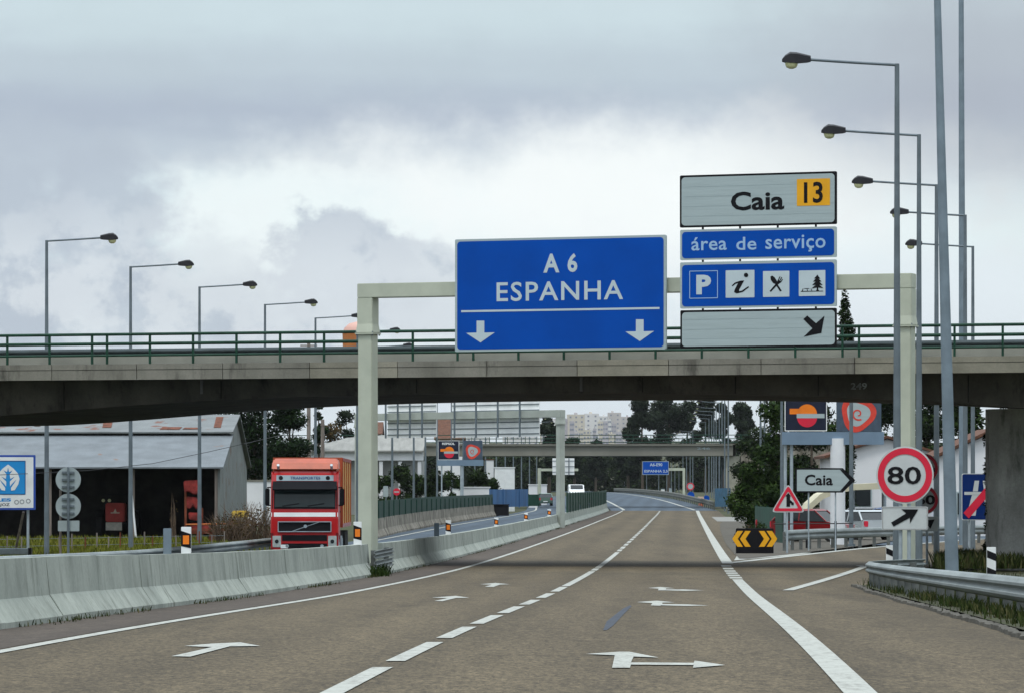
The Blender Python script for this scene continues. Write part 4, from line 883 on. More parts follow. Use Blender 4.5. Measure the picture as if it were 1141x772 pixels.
def tree(name, label, loc, H, W, kind, seed, leafm, n=2600, size=.28, group=None, trunk_h=.3, r0=.18, cat='tree'):
    rnd = random.Random(seed); t = thing(name, label, cat, loc, rnd.uniform(0, 6), group)
    lobes = []; limbs = []
    if kind == 'broad':
        for k in range(13):
            z = H*(trunk_h+(1-trunk_h)*(.12+.8*rnd.random())); q = 1-abs((z/H-(trunk_h+.35*(1-trunk_h)))/(1-trunk_h))*.9; a = rnd.uniform(0, 6.28); rr = W*.5*q*rnd.uniform(.15, .75)
            s = W*rnd.uniform(.20, .32); lobes.append((rr*math.cos(a), rr*math.sin(a), min(z, H-s*.7), s, s, s*.75))
    elif kind == 'euc':
        for k in range(15):
            z = H*(trunk_h+(1-trunk_h)*rnd.random()); a = rnd.uniform(0, 6.28); rr = W*.5*rnd.uniform(.1, .85)*(1-.45*max(0, (z/H-.6)/.4))
            s = W*rnd.uniform(.17, .30); lobes.append((rr*math.cos(a), rr*math.sin(a), min(z, H-s), s, s, s*.9))
    elif kind == 'pine':
        for k in range(15):
            a = rnd.uniform(0, 6.28); rr = W*.5*math.sqrt(rnd.random())*.85; z = H*(.58+.34*rnd.random()*(1-.4*rr/W*2)); s = W*rnd.uniform(.17, .27); lobes.append((rr*math.cos(a), rr*math.sin(a), z, s, s, s*.6))
    elif kind == 'bush':
        for k in range(12):
            a = rnd.uniform(0, 6.28); z = H*rnd.uniform(.12, .86); rr = W*.5*rnd.uniform(.1, .75)*(1-.5*max(0, z/H-.5)); s = W*rnd.uniform(.16, .28); lobes.append((rr*math.cos(a), rr*math.sin(a), z, s, s, s*1.1))
    elif kind == 'column':
        for k in range(26):
            z = H*(.06+.91*k/25); s = W*.5*(1-.6*max(0, (k/25-.80)/.20)**1.4)*(.85+.2*rnd.random()); lobes.append((rnd.uniform(-.08, .08)*W, rnd.uniform(-.08, .08)*W, z, s, s, H*.035))
    leaves(lobes, n, size, rnd).build('crown', leafm, t)
    tk = MB(); top = H*(.9 if kind in ('euc', 'column') else .7); bx, by = rnd.uniform(-.1, .1)*W*.4, rnd.uniform(-.1, .1)*W*.4
    tk.tube([(0, 0, -.4), (bx*.3, by*.3, top*.35), (bx, by, top*.7), (bx*1.2, by*.8, top)], [r0, r0*.8, r0*.5, r0*.15], 8)
    for l in lobes[:9]:
        z0 = max(H*.12, min(top*.8, l[2]-W*.25)); f = z0/top; tk.tube([(bx*f, by*f, z0), ((bx*f+l[0])/2, (by*f+l[1])/2, (z0+l[2])/2+.1), (l[0], l[1], l[2])], [r0*.4*(1-f*.6), r0*.25, r0*.08], 5, caps=False)
    tk.build('trunk', BARK, t); return t
def gz(d, x=None):
    z = ZR(min(d, 1000))
    if d > 1000: z = ZC+lerp_table([(1000, -.1), (1300, -1), (2000, 2), (2600, 18), (3200, 33)], d)
    return z-.15
def at(px, d): return Vector((PX(px, d), d, gz(d)))
def hgt(ytop, d): return PZ(ytop, d)-gz(d)
def wpx(w, d): return w*d/F
tree('umbrella_pine', 'wide dark pine mass behind the barn gable and the truck', at(284, 350), hgt(408, 350), wpx(112, 350), 'broad', 3, LEAF_P, 13000, .28, trunk_h=.22, r0=.3)
tree('umbrella_pine', 'dark dense pine just above the red truck roof', at(324, 335), hgt(440, 335), wpx(50, 335), 'broad', 5, LEAF_P, 7000, .24, trunk_h=.42, r0=.2)
tree('poplar_tree', 'narrow dark tree between the two wooden poles above the truck', at(356, 430), hgt(440, 430), wpx(20, 430), 'broad', 8, LEAF_P, 2000, .32, trunk_h=.1)
tree('broad_tree', 'dark loose tree beside the far gantry left foot', at(385, 520), hgt(449, 520), wpx(30, 520), 'broad', 12, LEAF_E, 2200, .36, trunk_h=.15)
tree('russet_tree', 'brownish low tree behind the grey warehouse roof', at(372, 500), hgt(470, 500), wpx(34, 500), 'broad', 15, LEAF_R, 1500, .34, trunk_h=.2)
for k, (px_, yt, w_, d_) in enumerate(((430, 527, 26, 420), (447, 517, 24, 425), (464, 526, 22, 430), (484, 517, 26, 425), (502, 523, 22, 430), (530, 519, 26, 450), (545, 530, 20, 455))):
    tree('shrub', ['dark rounded shrub leftmost above the green screen', 'tallest pointed shrub behind the red no entry disc', 'low dark shrub between lamp poles above the green screen', 'dark shrub left of the far totem', 'dark shrub under the far totem panels', 'dark green shrub right of the far totem post', 'dark shrub beside the small white wall before the hoarding'][k], at(px_, d_), hgt(yt, d_), wpx(w_*1.25, d_), 'bush', 20+k, LEAF_D if k % 2 else LEAF_B, 2600, .3, 'shrubs above the green screen', r0=.1, cat='shrub')
# eucalyptus grove beyond the far bridge
eu = [(716, 441, 34, 960, 'leftmost tall eucalyptus with ragged crown beyond the far bridge'), (745, 438, 44, 980, 'fullest eucalyptus crown above the far bridge'), (766, 446, 26, 1000, 'slim eucalyptus right of the fullest crown'), (786, 440, 30, 970, 'eucalyptus behind the tops of the right lamp row'), (806, 448, 26, 1010, 'eucalyptus seen between the right lamp poles'), (827, 447, 30, 940, 'round dark eucalyptus at right end of the far bridge'), (700, 474, 30, 990, 'low bushy eucalyptus at left foot of the grove'), (612, 464, 26, 820, 'dark eucalyptus right of the wide sign back'), (640, 487, 22, 900, 'low dark tree right of the far gantry foot'), (664, 489, 24, 1040, 'low dark tree below the far apartment blocks')]
for k, (px_, yt, w_, d_, lb) in enumerate(eu):
    tree('eucalyptus', lb, at(px_, d_), hgt(yt, d_), wpx(w_, d_), 'euc', 40+k, LEAF_E, 9000, .66, 'eucalyptus trees beyond the far bridge', trunk_h=.28, r0=.35)
# the dark wood under the far bridge, one mass
rnd = random.Random(77); lob = []
for k in range(420):
    px_ = rnd.uniform(440, 880); d_ = rnd.uniform(1120, 1190); zz = rnd.uniform(0, 10.2); lob.append((PX(px_, d_), d_, gz(d_)+zz, 2.6, 2.6, 2.0))
tag(leaves(lob, 64000, .95, rnd).build('far_wood', LEAF_D), 'dark far wood closing the view under the far bridge', 'wood', kind='stuff')
# right hand trees
tree('large_bush', 'big dark green bushy tree behind the orange chevron gore board', at(838, 232), hgt(487, 232), wpx(50, 232), 'bush', 61, LEAF_B, 7500, .17, r0=.14)
for k, (px_, yt, w_, d_, lb) in enumerate(((868, 438, 50, 275, 'dark tree behind left edge of the tall totem'), (905, 425, 60, 300, 'dark tree seen through the totem legs'), (948, 430, 54, 310, 'dark tree between the two totem panels'), (1000, 418, 60, 320, 'dark tree behind the white house and gantry post'), (1075, 420, 60, 280, 'dark tree in the shade left of the bridge pier'), (842, 474, 44, 420, 'dark tree between the poles left of the totem'), (1130, 425, 60, 300, 'dark tree behind the bridge pier'), (1032, 430, 50, 330, 'dark tree between gantry post and leaning mast'), (972, 424, 46, 345, 'dark tree behind the roof of the left white house'))):
    tree('broad_tree', lb, at(px_, d_), hgt(yt, d_), wpx(w_*1.25, d_), 'broad', 70+k, LEAF_D if k % 2 else LEAF_B, 7500, .28, 'trees behind the service area', trunk_h=.05)
tree('cypress', 'slim dark cypress rising above the overpass right of the sign stack', at(943, 262), hgt(322, 262), wpx(20, 262), 'column', 91, LEAF_D, 15000, .17, r0=.12)
tree('flowering_shrub', 'yellowish low shrub on top of the gore island by the chevron board', Vector((PX(829, 176), 176, ZR(176))), 1.0, .9, 'bush', 92, LEAF_R, 900, .11, r0=.03, cat='shrub')
tree('flowering_shrub', 'twiggy shrub behind middle of the chevron board', Vector((PX(848, 180), 180, ZR(180))), 1.05, 1.0, 'bush', 93, LEAF_B, 800, .11, r0=.03, cat='shrub')
def dry_bush(label, px, d, h, w, seed):
    rnd = random.Random(seed); t = thing('dry_bush', label, 'bush', at(px, d)); m = MB()
    for k in range(150 if w > 1 else 14):
        a = rnd.uniform(0, 6.28); r = rnd.uniform(.1, .5)*w; x0 = rnd.uniform(-.3, .3)*w; y0 = rnd.uniform(-.3, .3)*w; z = h*rnd.uniform(.4, 1)
        p = [(x0, y0, -.1), (x0+r*.4*math.cos(a), y0+r*.4*math.sin(a), z*.6), (x0+r*math.cos(a), y0+r*math.sin(a), z)]; m.tube(p, [.022, .015, .005], 4, caps=False)
    m.build('twigs', DRYB, t)
    leaves([(0, 0, h*.5, w*.5, w*.4, h*.45)], 500 if w > 1 else 14, .13, rnd).build('leaves', LEAF_R, t); return t
dry_bush('brown leafless bush between the barn and the red truck', 283, 215, 2.0, 2.4, 4)
dry_bush('low brown twiggy bush in front of the barn gable', 256, 212, 1.5, 2.2, 5)
dry_bush('dead thin sapling in the barn opening by the red machine', 193, 226, 2.6, .5, 6)
# grass: along the median barrier foot, right verge
rnd = random.Random(5)
def blades(spots, hmin, hmax, per, spread, wid=.012):
    m = MB()
    for (x, y, z) in spots:
        for _ in range(per):
            a = rnd.uniform(0, 6.28); px_, py_ = x+rnd.gauss(0, spread), y+rnd.gauss(0, spread); h = rnd.uniform(hmin, hmax); l = h*rnd.uniform(.1, .6); dx, dy = math.cos(a), math.sin(a)
            m.add([(px_-dy*wid, py_+dx*wid, z-.02), (px_+dy*wid, py_-dx*wid, z-.02), (px_+dx*l*.4+dy*wid*.6, py_+dy*l*.4-dx*wid*.6, z+h*.6), (px_+dx*l, py_+dy*l, z+h)], [(0, 1, 2, 3)])
    return m
sp = []; d = 40.
while d < 330:
    if rnd.random() < .34+.34*math.sin(d*.35): sp.append((XC(d)-5.2+rnd.uniform(-.03, .05), d, ZR(d)))
    d += .35 if d < 130 else .9
tag(blades(sp, .02, .09, 9, .07, .01).build('barrier_grass', GRASSM), 'small grass tufts along foot of the median barrier', 'grass', kind='stuff')
sp = [(XC(113)-5.25+rnd.uniform(-.3, .1), 112.5+rnd.uniform(-1.5, 3.5), ZR(113)) for _ in range(60)]
tag(blades(sp, .1, .34, 9, .12, .02).build('gap_weeds', LEAF_B), 'green weeds growing in the barrier gap at the gantry foot', 'weeds', kind='stuff')
sp = []
for _ in range(3600):
    d = rnd.uniform(38, 112); o = 6.3+abs(rnd.gauss(0, 1.3))
    if math.sin(d*.8)+math.sin(d*2.1+o*2) < rnd.uniform(-1.6, .6): continue
    x = XC(d)+o if d < 93 else smooth_table(RR, d)+.2+abs(rnd.gauss(0, 1.2))
    sp.append((x, d, ZR(d)+.06))
tag(blades(sp, .03, .17, 9, .10, .010).build('verge_grass', GRASSM), 'uneven grass and weeds on the right verge', 'grass', kind='stuff')
sp = []
for _ in range(3600):
    d = rnd.uniform(150, 232); x = rnd.uniform(PX(-20, d), PX(300, d))
    if x < XC(d)-14.3: sp.append((x, d, ZO(d)-.14))
tag(blades(sp, .15, .45, 6, .25, .04).build('field_grass', leafmat('grass_yellow', (.055, .075, .010), (.105, .115, .014), (.17, .15, .03))), 'yellow green grass in front of the open barn', 'grass', kind='stuff')
sp = []
for _ in range(500):
    d = rnd.uniform(128, 142); sp.append((PX(rnd.uniform(1050, 1141), d), d, ZR(d)+.02))
tag(blades(sp, .1, .5, 8, .2, .03).build('pier_grass', GRASSM), 'tall grass round the foot of the bridge pier', 'grass', kind='stuff')
# ivy on the pier
rnd = random.Random(9); pr = Vector((PX(1134, 133), 133.2, 0)); lob = [(pr.x-.92+rnd.uniform(-.04, .1), pr.y-.35+rnd.uniform(-.2, .2), ZR(134)+rnd.uniform(.1, 4.2), .12, .16, .22) for _ in range(26)]
tag(leaves(lob, 1200, .13, rnd).build('ivy', LEAF_D), 'dark creeper climbing the left side of the bridge pier', 'ivy', kind='stuff')

# ------------------------------------------------------------------ far bridge
fb = thing('far_bridge', 'second lighter concrete bridge crossing the motorway in the distance', 'bridge', (0, 500, ZR(500)), R(-5)); fz = ZC-ZR(500)
m = MB(); m.slabx([(0, fz+4.05), (0, fz+5.1), (-.25, fz+5.15), (-.25, fz+5.3), (8.2, fz+5.3), (8.2, fz+5.1), (7.9, fz+5.1), (7.9, fz+4.05)], -45, 24.6); m.build('deck', mat('far_bridge_concrete', (.20, .195, .165), .85, 0, .12, .3), fb)
m = MB(); m.slabx([(-.28, fz+5.302), (-.28, fz+5.38), (8.3, fz+5.38), (8.3, fz+5.302)], -45, 40); m.build('parapet_edge', CONC_D, fb)
for x_, w_ in ((24.6, 1.6), (-24, 1.2)): MB().box((x_, 4, (fz+4.0)/2-.3), (w_, 7, fz+4.6)).build('pier', mat('abutment_concrete', (.30, .295, .24), .9, 0, .15, .8), fb)
m = MB(); m.slabx([(0, -.5), (0, fz+5.28), (8, fz+5.28), (8, -.5)], 25.5, 42); m.build('abutment', CONC_OLD, fb)
text('bridge_number', '246', (20.6, fz+4.75, 22.1, fz+5.0), -.01, SIGNW, fb, .02)
fr = thing('bridge_railing', 'thin green railing along the distant bridge', 'railing', (0, 500, ZR(500)), R(-5))
for zz in (6.35, 5.95, 5.55): MB().tube([(-45, -.1, fz+zz), (38, -.1, fz+zz)], .05, 6).build('rail', GREEN, fr)
for k in range(42): MB().box((-44.5+k*2, -.1, fz+5.9), (.07, .07, 1.0)).build('post', GREEN, fr)

# ------------------------------------------------------------------ screens and hoardings
def screen(label, pts, zb, h, m, post_m, cat='fence', name='screen_fence', th=.04, group=None):
    """pts: ground points; a mesh screen with posts"""
    t = thing(name, label, cat, pts[0], group=group); b = Vector(pts[0]); rows = []
    a = MB()
    for i in range(len(pts)-1):
        p, q = Vector(pts[i])-b, Vector(pts[i+1])-b; tv = (q-p).normalized(); n = Vector((tv.y, -tv.x, 0))*th
        a.add([p+Vector((0, 0, zb)), q+Vector((0, 0, zb)), q+Vector((0, 0, zb+h)), p+Vector((0, 0, zb+h)), p+n+Vector((0, 0, zb)), q+n+Vector((0, 0, zb)), q+n+Vector((0, 0, zb+h)), p+n+Vector((0, 0, zb+h))], [(0, 1, 2, 3), (7, 6, 5, 4), (0, 4, 5, 1), (3, 2, 6, 7)])
    a.build('mesh_panel', m, t)
    for p in pts[::2]:
        p = Vector(p)-b; MB().box((p.x+.05, p.y-.06, zb+h/2), (.09, .09, h+.12)).build('post', post_m, t)
    return t
screen('long green mesh screen on the mossy barrier across the opposite carriageway', [Vector((XC(d)+OPO(d), d, ZO(d))) for d in frange(228, 398, 3)], .72, 1.2, MESHG, GREEN)
screen('green mesh screen on the median barrier beyond the far gantry foot', [Vector((XC(d)-5.55, d, ZR(d))) for d in frange(306, 462, 4)], .78, 1.35, MESHG, GREEN)
screen('green mesh fence behind the gore board under the big bush', [P(px_, 548-(ZR(d_)-ZC)*F/d_, d_) for px_, d_ in ((842, 225), (848, 219), (854, 213), (860, 208), (866, 203), (873, 198))], 0, 1.55, mat('green_mesh', (.010, .055, .038), .7, 0, .3, 2, stretch=(1, 1, .2)), GREEN)
screen('short green mesh screen in front of the pale kiosks', [Vector((PX(px_, 465), 465, ZO(465))) for px_ in (588.5, 594, 600)], .5, 1.2, MESHG, GREEN)
BLUEH = mat('blue_hoarding', (.03, .105, .24), .6, 0, .25, 1.2, stretch=(1, 1, .15))
screen('blue sheet hoarding along the opposite carriageway', [Vector((PX(px_, d_), d_, ZO(d_))) for px_, d_ in ((545, 408), (552, 411), (560, 415), (568, 419), (578, 424), (588, 430))], .7, 1.65, BLUEH, BLUEH, name='hoarding')
screen('bluish mesh fence by the road under the far bridge right end', [P(px_, 564, d_) for px_, d_ in ((797, 470), (802, 465), (808, 460), (814, 456))], 0, 1.9, mat('teal_mesh', (.025, .10, .17), .7, 0, .35, 2), POLE)
# wire fence in front of the barn
wf = thing('wire_fence', 'thin post and wire fence on the grass before the barn', 'fence', P(30, 610, 185)); b0 = wf.location.copy(); ends = []
for k, px_ in enumerate((-8, 8, 24, 50, 66, 80, 95, 108, 121, 134, 148, 161, 170, 183, 196, 222, 236, 250)):
    p = Vector((PX(px_, 186+k), 186+k, ZO(190)-.1))-b0; MB().tube([p, p+Vector((0, 0, .78+.1*math.sin(k*3)))], .03, 6).build('post', WOODP if k % 3 else RUST, wf); ends.append(p)
m = MB()
for zz in (.35, .65): m.tube([p+Vector((0, 0, zz)) for p in ends], .008, 4)
m.build('wire', POLE, wf)

# ------------------------------------------------------------------ barn
XR = -15.15
bn = thing('barn', 'open fronted corrugated sheet barn with rusty roof on the left', 'barn', (XR, 232, ZO(232)-.12)); bz = bn.location.z
def bp(x, d, z): return (x-XR, d-232, z-bz)
ez, uz, rz_, rez = PZ(520, 232), PZ(482, 240), PZ(461.5, 246), PZ(519, 256)
XL = -46
def sheet(a, b, name, m, over=.25):
    (d0, z0), (d1, z1) = a, b
    MB().add([bp(XL, d0, z0), bp(XR+over, d0, z0), bp(XR+over, d1, z1), bp(XL, d1, z1), bp(XL, d0, z0-.08), bp(XR+over, d0, z0-.08), bp(XR+over, d1, z1-.08), bp(XL, d1, z1-.08)], [(0, 1, 2, 3), (7, 6, 5, 4), (0, 4, 5, 1), (3, 2, 6, 7), (1, 5, 6, 2), (0, 3, 7, 4)]).build(name, m, bn)
sheet((231.6, ez), (240.1, uz-.06), 'lower_roof', SHEET2); sheet((239.6, uz+.06), (246, rz_), 'upper_roof', SHEET); sheet((246.0, rz_), (256.5, rez), 'rear_roof', SHEET)
MB().slabx([(0, 0-.1), (0, ez-bz-.1), (8, uz-bz-.15), (8, -.1)], -.06, .06).build('end_wall', SHEETW, bn)
MB().slabx([(8.02, -.1), (8.02, uz-bz-.1), (14, rz_-bz-.12), (24, rez-bz-.12), (24, -.1)], -.10, .02).build('end_wall', SHEETW, bn)
DARKW = mat('shaded_boards', (.035, .032, .03), .9, 0, .3, 1.5)  # shade of the barn interior is put into the board colour
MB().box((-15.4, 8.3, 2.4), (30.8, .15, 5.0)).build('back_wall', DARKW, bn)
MB().box((-15.4, 4.1, .03), (30.7, 8.1, .06)).build('earth_floor', mat('shaded_earth', (.045, .038, .03), .95, 0, .3, 2), bn)  # floor colour darkened too, for the shade inside the barn
for k in range(8): MB().box((-.15-k*4.3, .15, (ez-bz)/2-.1), (.16, .16, ez-bz-.02)).build('post', WOODP, bn)
MB().tube([(-4.25, -.3, 0), (-4.6, -.25, 3.5)], .055, 6).build('leaning_pole', WHITE, bn)
for px0, px1, y0, y1, d0, d1 in ((38, 45, 461, 474, 241.5, 245.5), (114, 124, 462, 476, 241, 245.5), (238, 246, 463.5, 475, 241, 245), (203, 222, 475.5, 479.5, 240.4, 241), (178, 200, 474, 479, 240.3, 241.2)):
    f = lambda d: uz+.06+(rz_-uz-.06)*(d-239.6)/6.4
    MB().add([bp(PX(px0, d0), d0, f(d0)+.025), bp(PX(px1, d0), d0, f(d0)+.025), bp(PX(px1+3, d1), d1, f(d1)+.025), bp(PX(px0+3, d1), d1, f(d1)+.025)], [(0, 1, 2, 3)]).build('rusty_sheet', mat('rust_sheet', (0.1200, 0.0413, 0.0225), .9, 0, .4, 3), bn)
# things in the barn
tr = thing('tractor', 'old red tractor with pale grille parked in the dark barn', 'tractor', (PX(128, 236), 236.2, ZO(232)))
MB().box((0, .6, 1.35), (1.0, 1.6, 1.0)).build('hood', mat('faded_red', (.42, .06, .05), .6, 0, .2, 2), tr, bevel=.06); MB().box((-.05, -.22, .62), (.85, .12, .42)).build('grille', mat('dirty_white', (.5, .48, .42), .7, 0, .2, 5), tr)
for x_ in (-.85, .85): MB().tube([(x_-.14, .3, .55), (x_+.14, .3, .55)], .55, 16).build('wheel', RUBBER, tr)
for x_ in (-.95, .95): MB().tube([(x_-.2, 1.9, .75), (x_+.2, 1.9, .75)], .78, 18).build('wheel', RUBBER, tr)
m = MB(); m.box((0, 1.9, 2.3), (1.1, .9, .06)); 
for x_, y_ in ((-.5, 1.5), (.5, 1.5), (-.5, 2.3), (.5, 2.3)): m.box((x_, y_, 1.7), (.06, .06, 1.2))
m.build('canopy', DARK, tr)
for x_ in (-.62, -.3): MB().tube([(x_, -.12, 1.98), (x_, 0, 1.98)], .09, 12).build('headlight', LENS, tr)
MB().add([(-.22, -.21, 1.3), (.25, -.21, 1.3), (.25, -.21, 1.36), (.1, -.21, 1.36), (.02, -.21, 1.55), (-.08, -.21, 1.36), (-.22, -.21, 1.36)], [tuple(range(7))]).build('emblem', mat('emblem_cream', (.6, .5, .4), .5), tr)
hm = thing('harvester_header', 'red farm implement with curved plates at barn mouth', 'farm machine', (PX(214, 231), 231, ZO(231)))
for k, (pts_, y_) in enumerate((([(-.45, 3.0), (.35, 3.05), (.42, 2.75), (.38, 2.35), (.1, 2.28), (-.15, 2.45), (-.4, 2.4)], 0), ([(-.3, 2.2), (.25, 2.15), (.42, 1.75), (.2, 1.5), (.05, 1.75), (-.1, 1.55), (-.3, 1.6)], .15), ([(-.2, 1.38), (.5, 1.36), (.55, 1.05), (.2, .95), (-.15, 1.0)], -.05), ([(-.1, .85), (.9, .82), (1.0, .5), (.6, .35), (.2, .42), (-.1, .3)], .1))):
    MB().slab(pts_, y_, y_+.22).build('plate', mat('machine_red', (.20, .022, .018), .7, 0, .45, 3), hm, bevel=.05)
m = MB(); m.box((-.35, .3, 1.5), (.12, .12, 3.0)); m.box((.5, .3, .8), (.1, .1, 1.6)); m.box((.6, .2, .35), (1.6, .14, .14)); m.build('frame', RUST, hm)
m = MB(); m.tube([(-.3, -.4, .75), (2.6, -.2, .8)], .045, 8); m.build('drawbar', mat('faded_orange', (.34, .10, .025), .8, 0, .3, 4), hm)
pl = thing('rusty_plough', 'rusty red plough frame lying in the scrub before the barn end wall', 'farm machine', (PX(243, 216), 216, ZO(216)-.1))
m = MB(); m.box((0, 0, .75), (2.6, .12, .12)); m.box((.2, .7, .7), (2.2, .12, .12)); m.box((-1.1, .3, .72), (.1, .9, .1)); m.box((1.1, .3, .72), (.1, .9, .1)); m.tube([(1.2, 0, .75), (2.1, -.2, 1.1)], .05, 6); m.build('frame', mat('plough_red', (.16, .04, .022), .85, 0, .4, 4), pl)
for k in range(4): MB().slab([(-1.0+k*.6, .7), (-.9+k*.6, .7), (-.7+k*.6, .1), (-.95+k*.6, -.05), (-1.1+k*.6, .12)], -.05+.1*k, .0+.1*k).build('share', RUST, pl)
yl = thing('seed_drill', 'yellow farm implement beside the barn end wall', 'farm machine', (PX(268, 222), 222, ZO(222)))
MB().box((0, 0, 1.35), (.85, .5, .35)).build('hopper', mat('machine_yellow', (.5, .34, .05), .6, 0, .2, 2), yl, bevel=.05); m = MB(); m.box((0, 0, .95), (1.2, .1, .1)); m.box((-.4, 0, .5), (.08, .08, 1.2)); m.box((.4, 0, .5), (.08, .08, 1.2)); m.build('frame', RUST, yl)
for x_ in (-.6, .6): MB().tube([(x_-.06, 0, .35), (x_+.06, 0, .35)], .36, 16).build('wheel', RUBBER, yl)

# ------------------------------------------------------------------ left billboard and disc sign backs
s = Sign('billboard', 'white and blue roadside billboard with pale tree emblem at left edge', 'billboard', 8, 537, 165, R(4))
s.board((-22, 506.5, 39.5, 567.5), mat('billboard_blue', (.03, .08, .36), .4, 0, .08, 2), .6, .12); s.face('face', (-20, 508.8, 37.2, 565.3), WHITE, 1, .5)
s.face('emblem_ground', (-12, 512.8, 28.5, 550.5), SIGNBL, 2, .5); s.frame('emblem_frame', (-12, 512.8, 28.5, 550.5), mat('frame_blue', (.01, .09, .25), .4), 3, .9, .5)
leaf_ = [(9, 517), (15, 521.5), (20, 527), (21.8, 533), (20.5, 539), (16.5, 545.5), (12.4, 546.2), (12.2, 543), (15.5, 538.5), (18.5, 533.5), (13, 539), (11.2, 541.5), (11, 536), (16.5, 530.5), (11.5, 533), (10.8, 528), (14, 523.5), (10.2, 525.5), (9, 520.5)]
s.polys('emblem', [leaf_, [(18-x, y) for x, y in leaf_]], WHITE, 4)
s.text('lettering', 'LES', (-4, 554.6, 12.5, 558.2), SIGNBL, 2, .04); s.text('lettering', 'BADAJOZ', (-15, 560.2, 10.8, 564.2), DARK, 2, .02)
GREYL = mat('emblem_grey', (.3, .32, .34), .5)
for px_, py_ in ((18.5, 559), (24.5, 558.5), (31.5, 557.8)): s.ring('seal', px_, py_, 1.6, 2.7, GREYL, 2)
s.post(31, 566, GALV_L, .10, dy=.18); s.post(-14, 566, GALV_L, .10, dy=.18)
m = MB(); a = s.l(26, 570); b = s.l(16, 612); m.tube([(a[0], .18, a[1]), (b[0]-.0, 1.2, b[1])], .05, 8); m.build('strut', WOODP, s.root)
for wy in (525.5,):
    pass
t = thing('trough', 'pale low metal trough with dark ends under the billboard', 'trough', P(14, 618, 152)); MB().box((0, 0, .13), (1.15, .35, .22)).build('body', GALV_L, t, bevel=.03)
for x_ in (-.6, .6): MB().box((x_, 0, .12), (.1, .4, .26)).build('end', DARK, t)
s = Sign('round_sign_back', 'two grey round sign backs stacked over a small plate', 'road sign', 76, 555, 160, 0)
bk = mat('sign_back_grey', (.36, .42, .43), .5, .2, .1, 2)
for cy in (534, 563.5):
    s.disc('disc', 76, cy, 14, bk, 0, True, .05)
    for dy_ in (-8, 0, 8): a = s.rc((69, cy+dy_-1.2, 83, cy+dy_+1.2)); MB().box(((a[0]+a[2])/2, -.03, (a[1]+a[3])/2), (a[2]-a[0], .05, a[3]-a[1])).build('clamp', POLE, s.root)
s.board((64.5, 579.5, 88.3, 591.3), bk, .8, .04, 'plate'); s.post(76.3, 520, POLE, .09, dy=-.09); s.post(66.5, 545, WOODP, .08, dy=.25)
# overhead telephone cable left and wooden poles
for px_, yt, d_, r_, lb in ((344, 380, 400, .2, 'tall dark wooden pole left of the fifth lamp pole behind the truck'), (359.5, 467, 330, .17, 'short pale wooden pole ending above the truck')):
    t = thing('wooden_pole', lb, 'pole', at(px_, d_)); h = hgt(yt, d_); MB().tube([(0, 0, -.3), (0, 0, h)], r_, 10, r1=r_*.75).build('shaft', WOODP, t, smooth=True); MB().box((0, -.1, h-.4), (1.2*(r_ > .18)+.3, .1, .12)).build('crossarm', WOODP, t)
cbl = thing('cable', 'thin dark cable sagging across the billboard and barn front', 'cable', P(-60, 527, 160)); b0 = cbl.location.copy(); m = MB()
m.tube([P(px_, y_, d_)-b0 for px_, y_, d_ in ((-60, 530, 158), (0, 528.6, 162), (40, 526.8, 166), (100, 523.5, 172), (170, 516, 180), (230, 503.5, 186), (272, 494, 190), (340, 478, 330))], .012, 5); m.build('wire', DARK, cbl)

# ------------------------------------------------------------------ red lorry
tk = thing('lorry', 'red and orange lorry driving toward us on the opposite carriageway', 'lorry', (PX(339.5, 160), 160, ZO(160)-.02), R(.4)); q = 160/F
tk.location.z = PZ(624.5, 160)
def lz(y): return (624.5-y)*q
def lx(p): return (p-339.5)*q
W2 = 1.2
cab = MB()
prof = [(-.02, .30), (-.10, .42), (-.10, .98), (-.04, 1.50), (.03, 1.86), (.22, 2.85), (.34, 3.16), (.55, 3.28), (2.25, 3.3), (2.25, .55), (1.9, .55), (1.85, .95), (1.6, 1.12), (1.1, 1.12), (.85, .95), (.8, .30)]
cab.slabx(prof, -W2, W2); cab.build('cab', TRUCKR, tk, bevel=.09)
df = MB(); df.rings([[(-W2*s_, y0, z0), (W2*s_, y0, z0), (W2*s_, y1, z0), (-W2*s_, y1, z0)] for s_, y0, y1, z0 in ((1.0, .32, 2.3, 3.24), (.985, .50, 2.3, 3.5), (.95, .9, 2.3, 3.66))]); df.build('roof_deflector', TRUCKO, tk, bevel=.05)
# windscreen, follows the cab slope (y = .03 at 1.86 .. .22 at 2.85)
def fy(z):
    return smooth_table([(.3, -.02), (.42, -.1), (.98, -.1), (1.5, -.04), (1.86, .03), (2.85, .22), (3.16, .34)], z) if z < .42 else lerp_table([(.42, -.1), (.98, -.1), (1.5, -.04), (1.86, .03), (2.85, .22), (3.16, .34), (3.28, .55)], z)
def front(name, m, x0, x1, z0, z1, out=.015, parent=None, thick=.03, inset=0, bev=0):
    b = MB(); r = []
    zs = [z0+(z1-z0)*k/4 for k in range(5)]
    vs = []
    for z in zs: vs += [(x0+inset*(z-z0), fy(z)-out, z), (x1-inset*(z-z0), fy(z)-out, z)]
    n = len(zs); k = len(vs); vs += [(v[0], v[1]+out+thick, v[2]) for v in vs]
    fs = []
    for i in range(n-1):
        a = 2*i; fs += [(a, a+1, a+3, a+2), (k+a+2, k+a+3, k+a+1, k+a), (a, a+2, k+a+2, k+a), (a+1, k+a+1, k+a+3, a+3)]
    fs += [(0, k, k+1, 1), (2*n-2, 2*n-1, k+2*n-1, k+2*n-2)]
    b.add(vs, fs); return b.build(name, m, parent or tk)
front('windscreen_frame', BLACK, -1.16, 1.16, 1.86, 2.68, .012)
ws = front('windscreen', mat('windscreen_glass', (0.0300, 0.0450, 0.0468), .1, 0, .1, 1, spec=.4), -1.07, 1.07, 1.93, 2.62, .022, inset=.03)
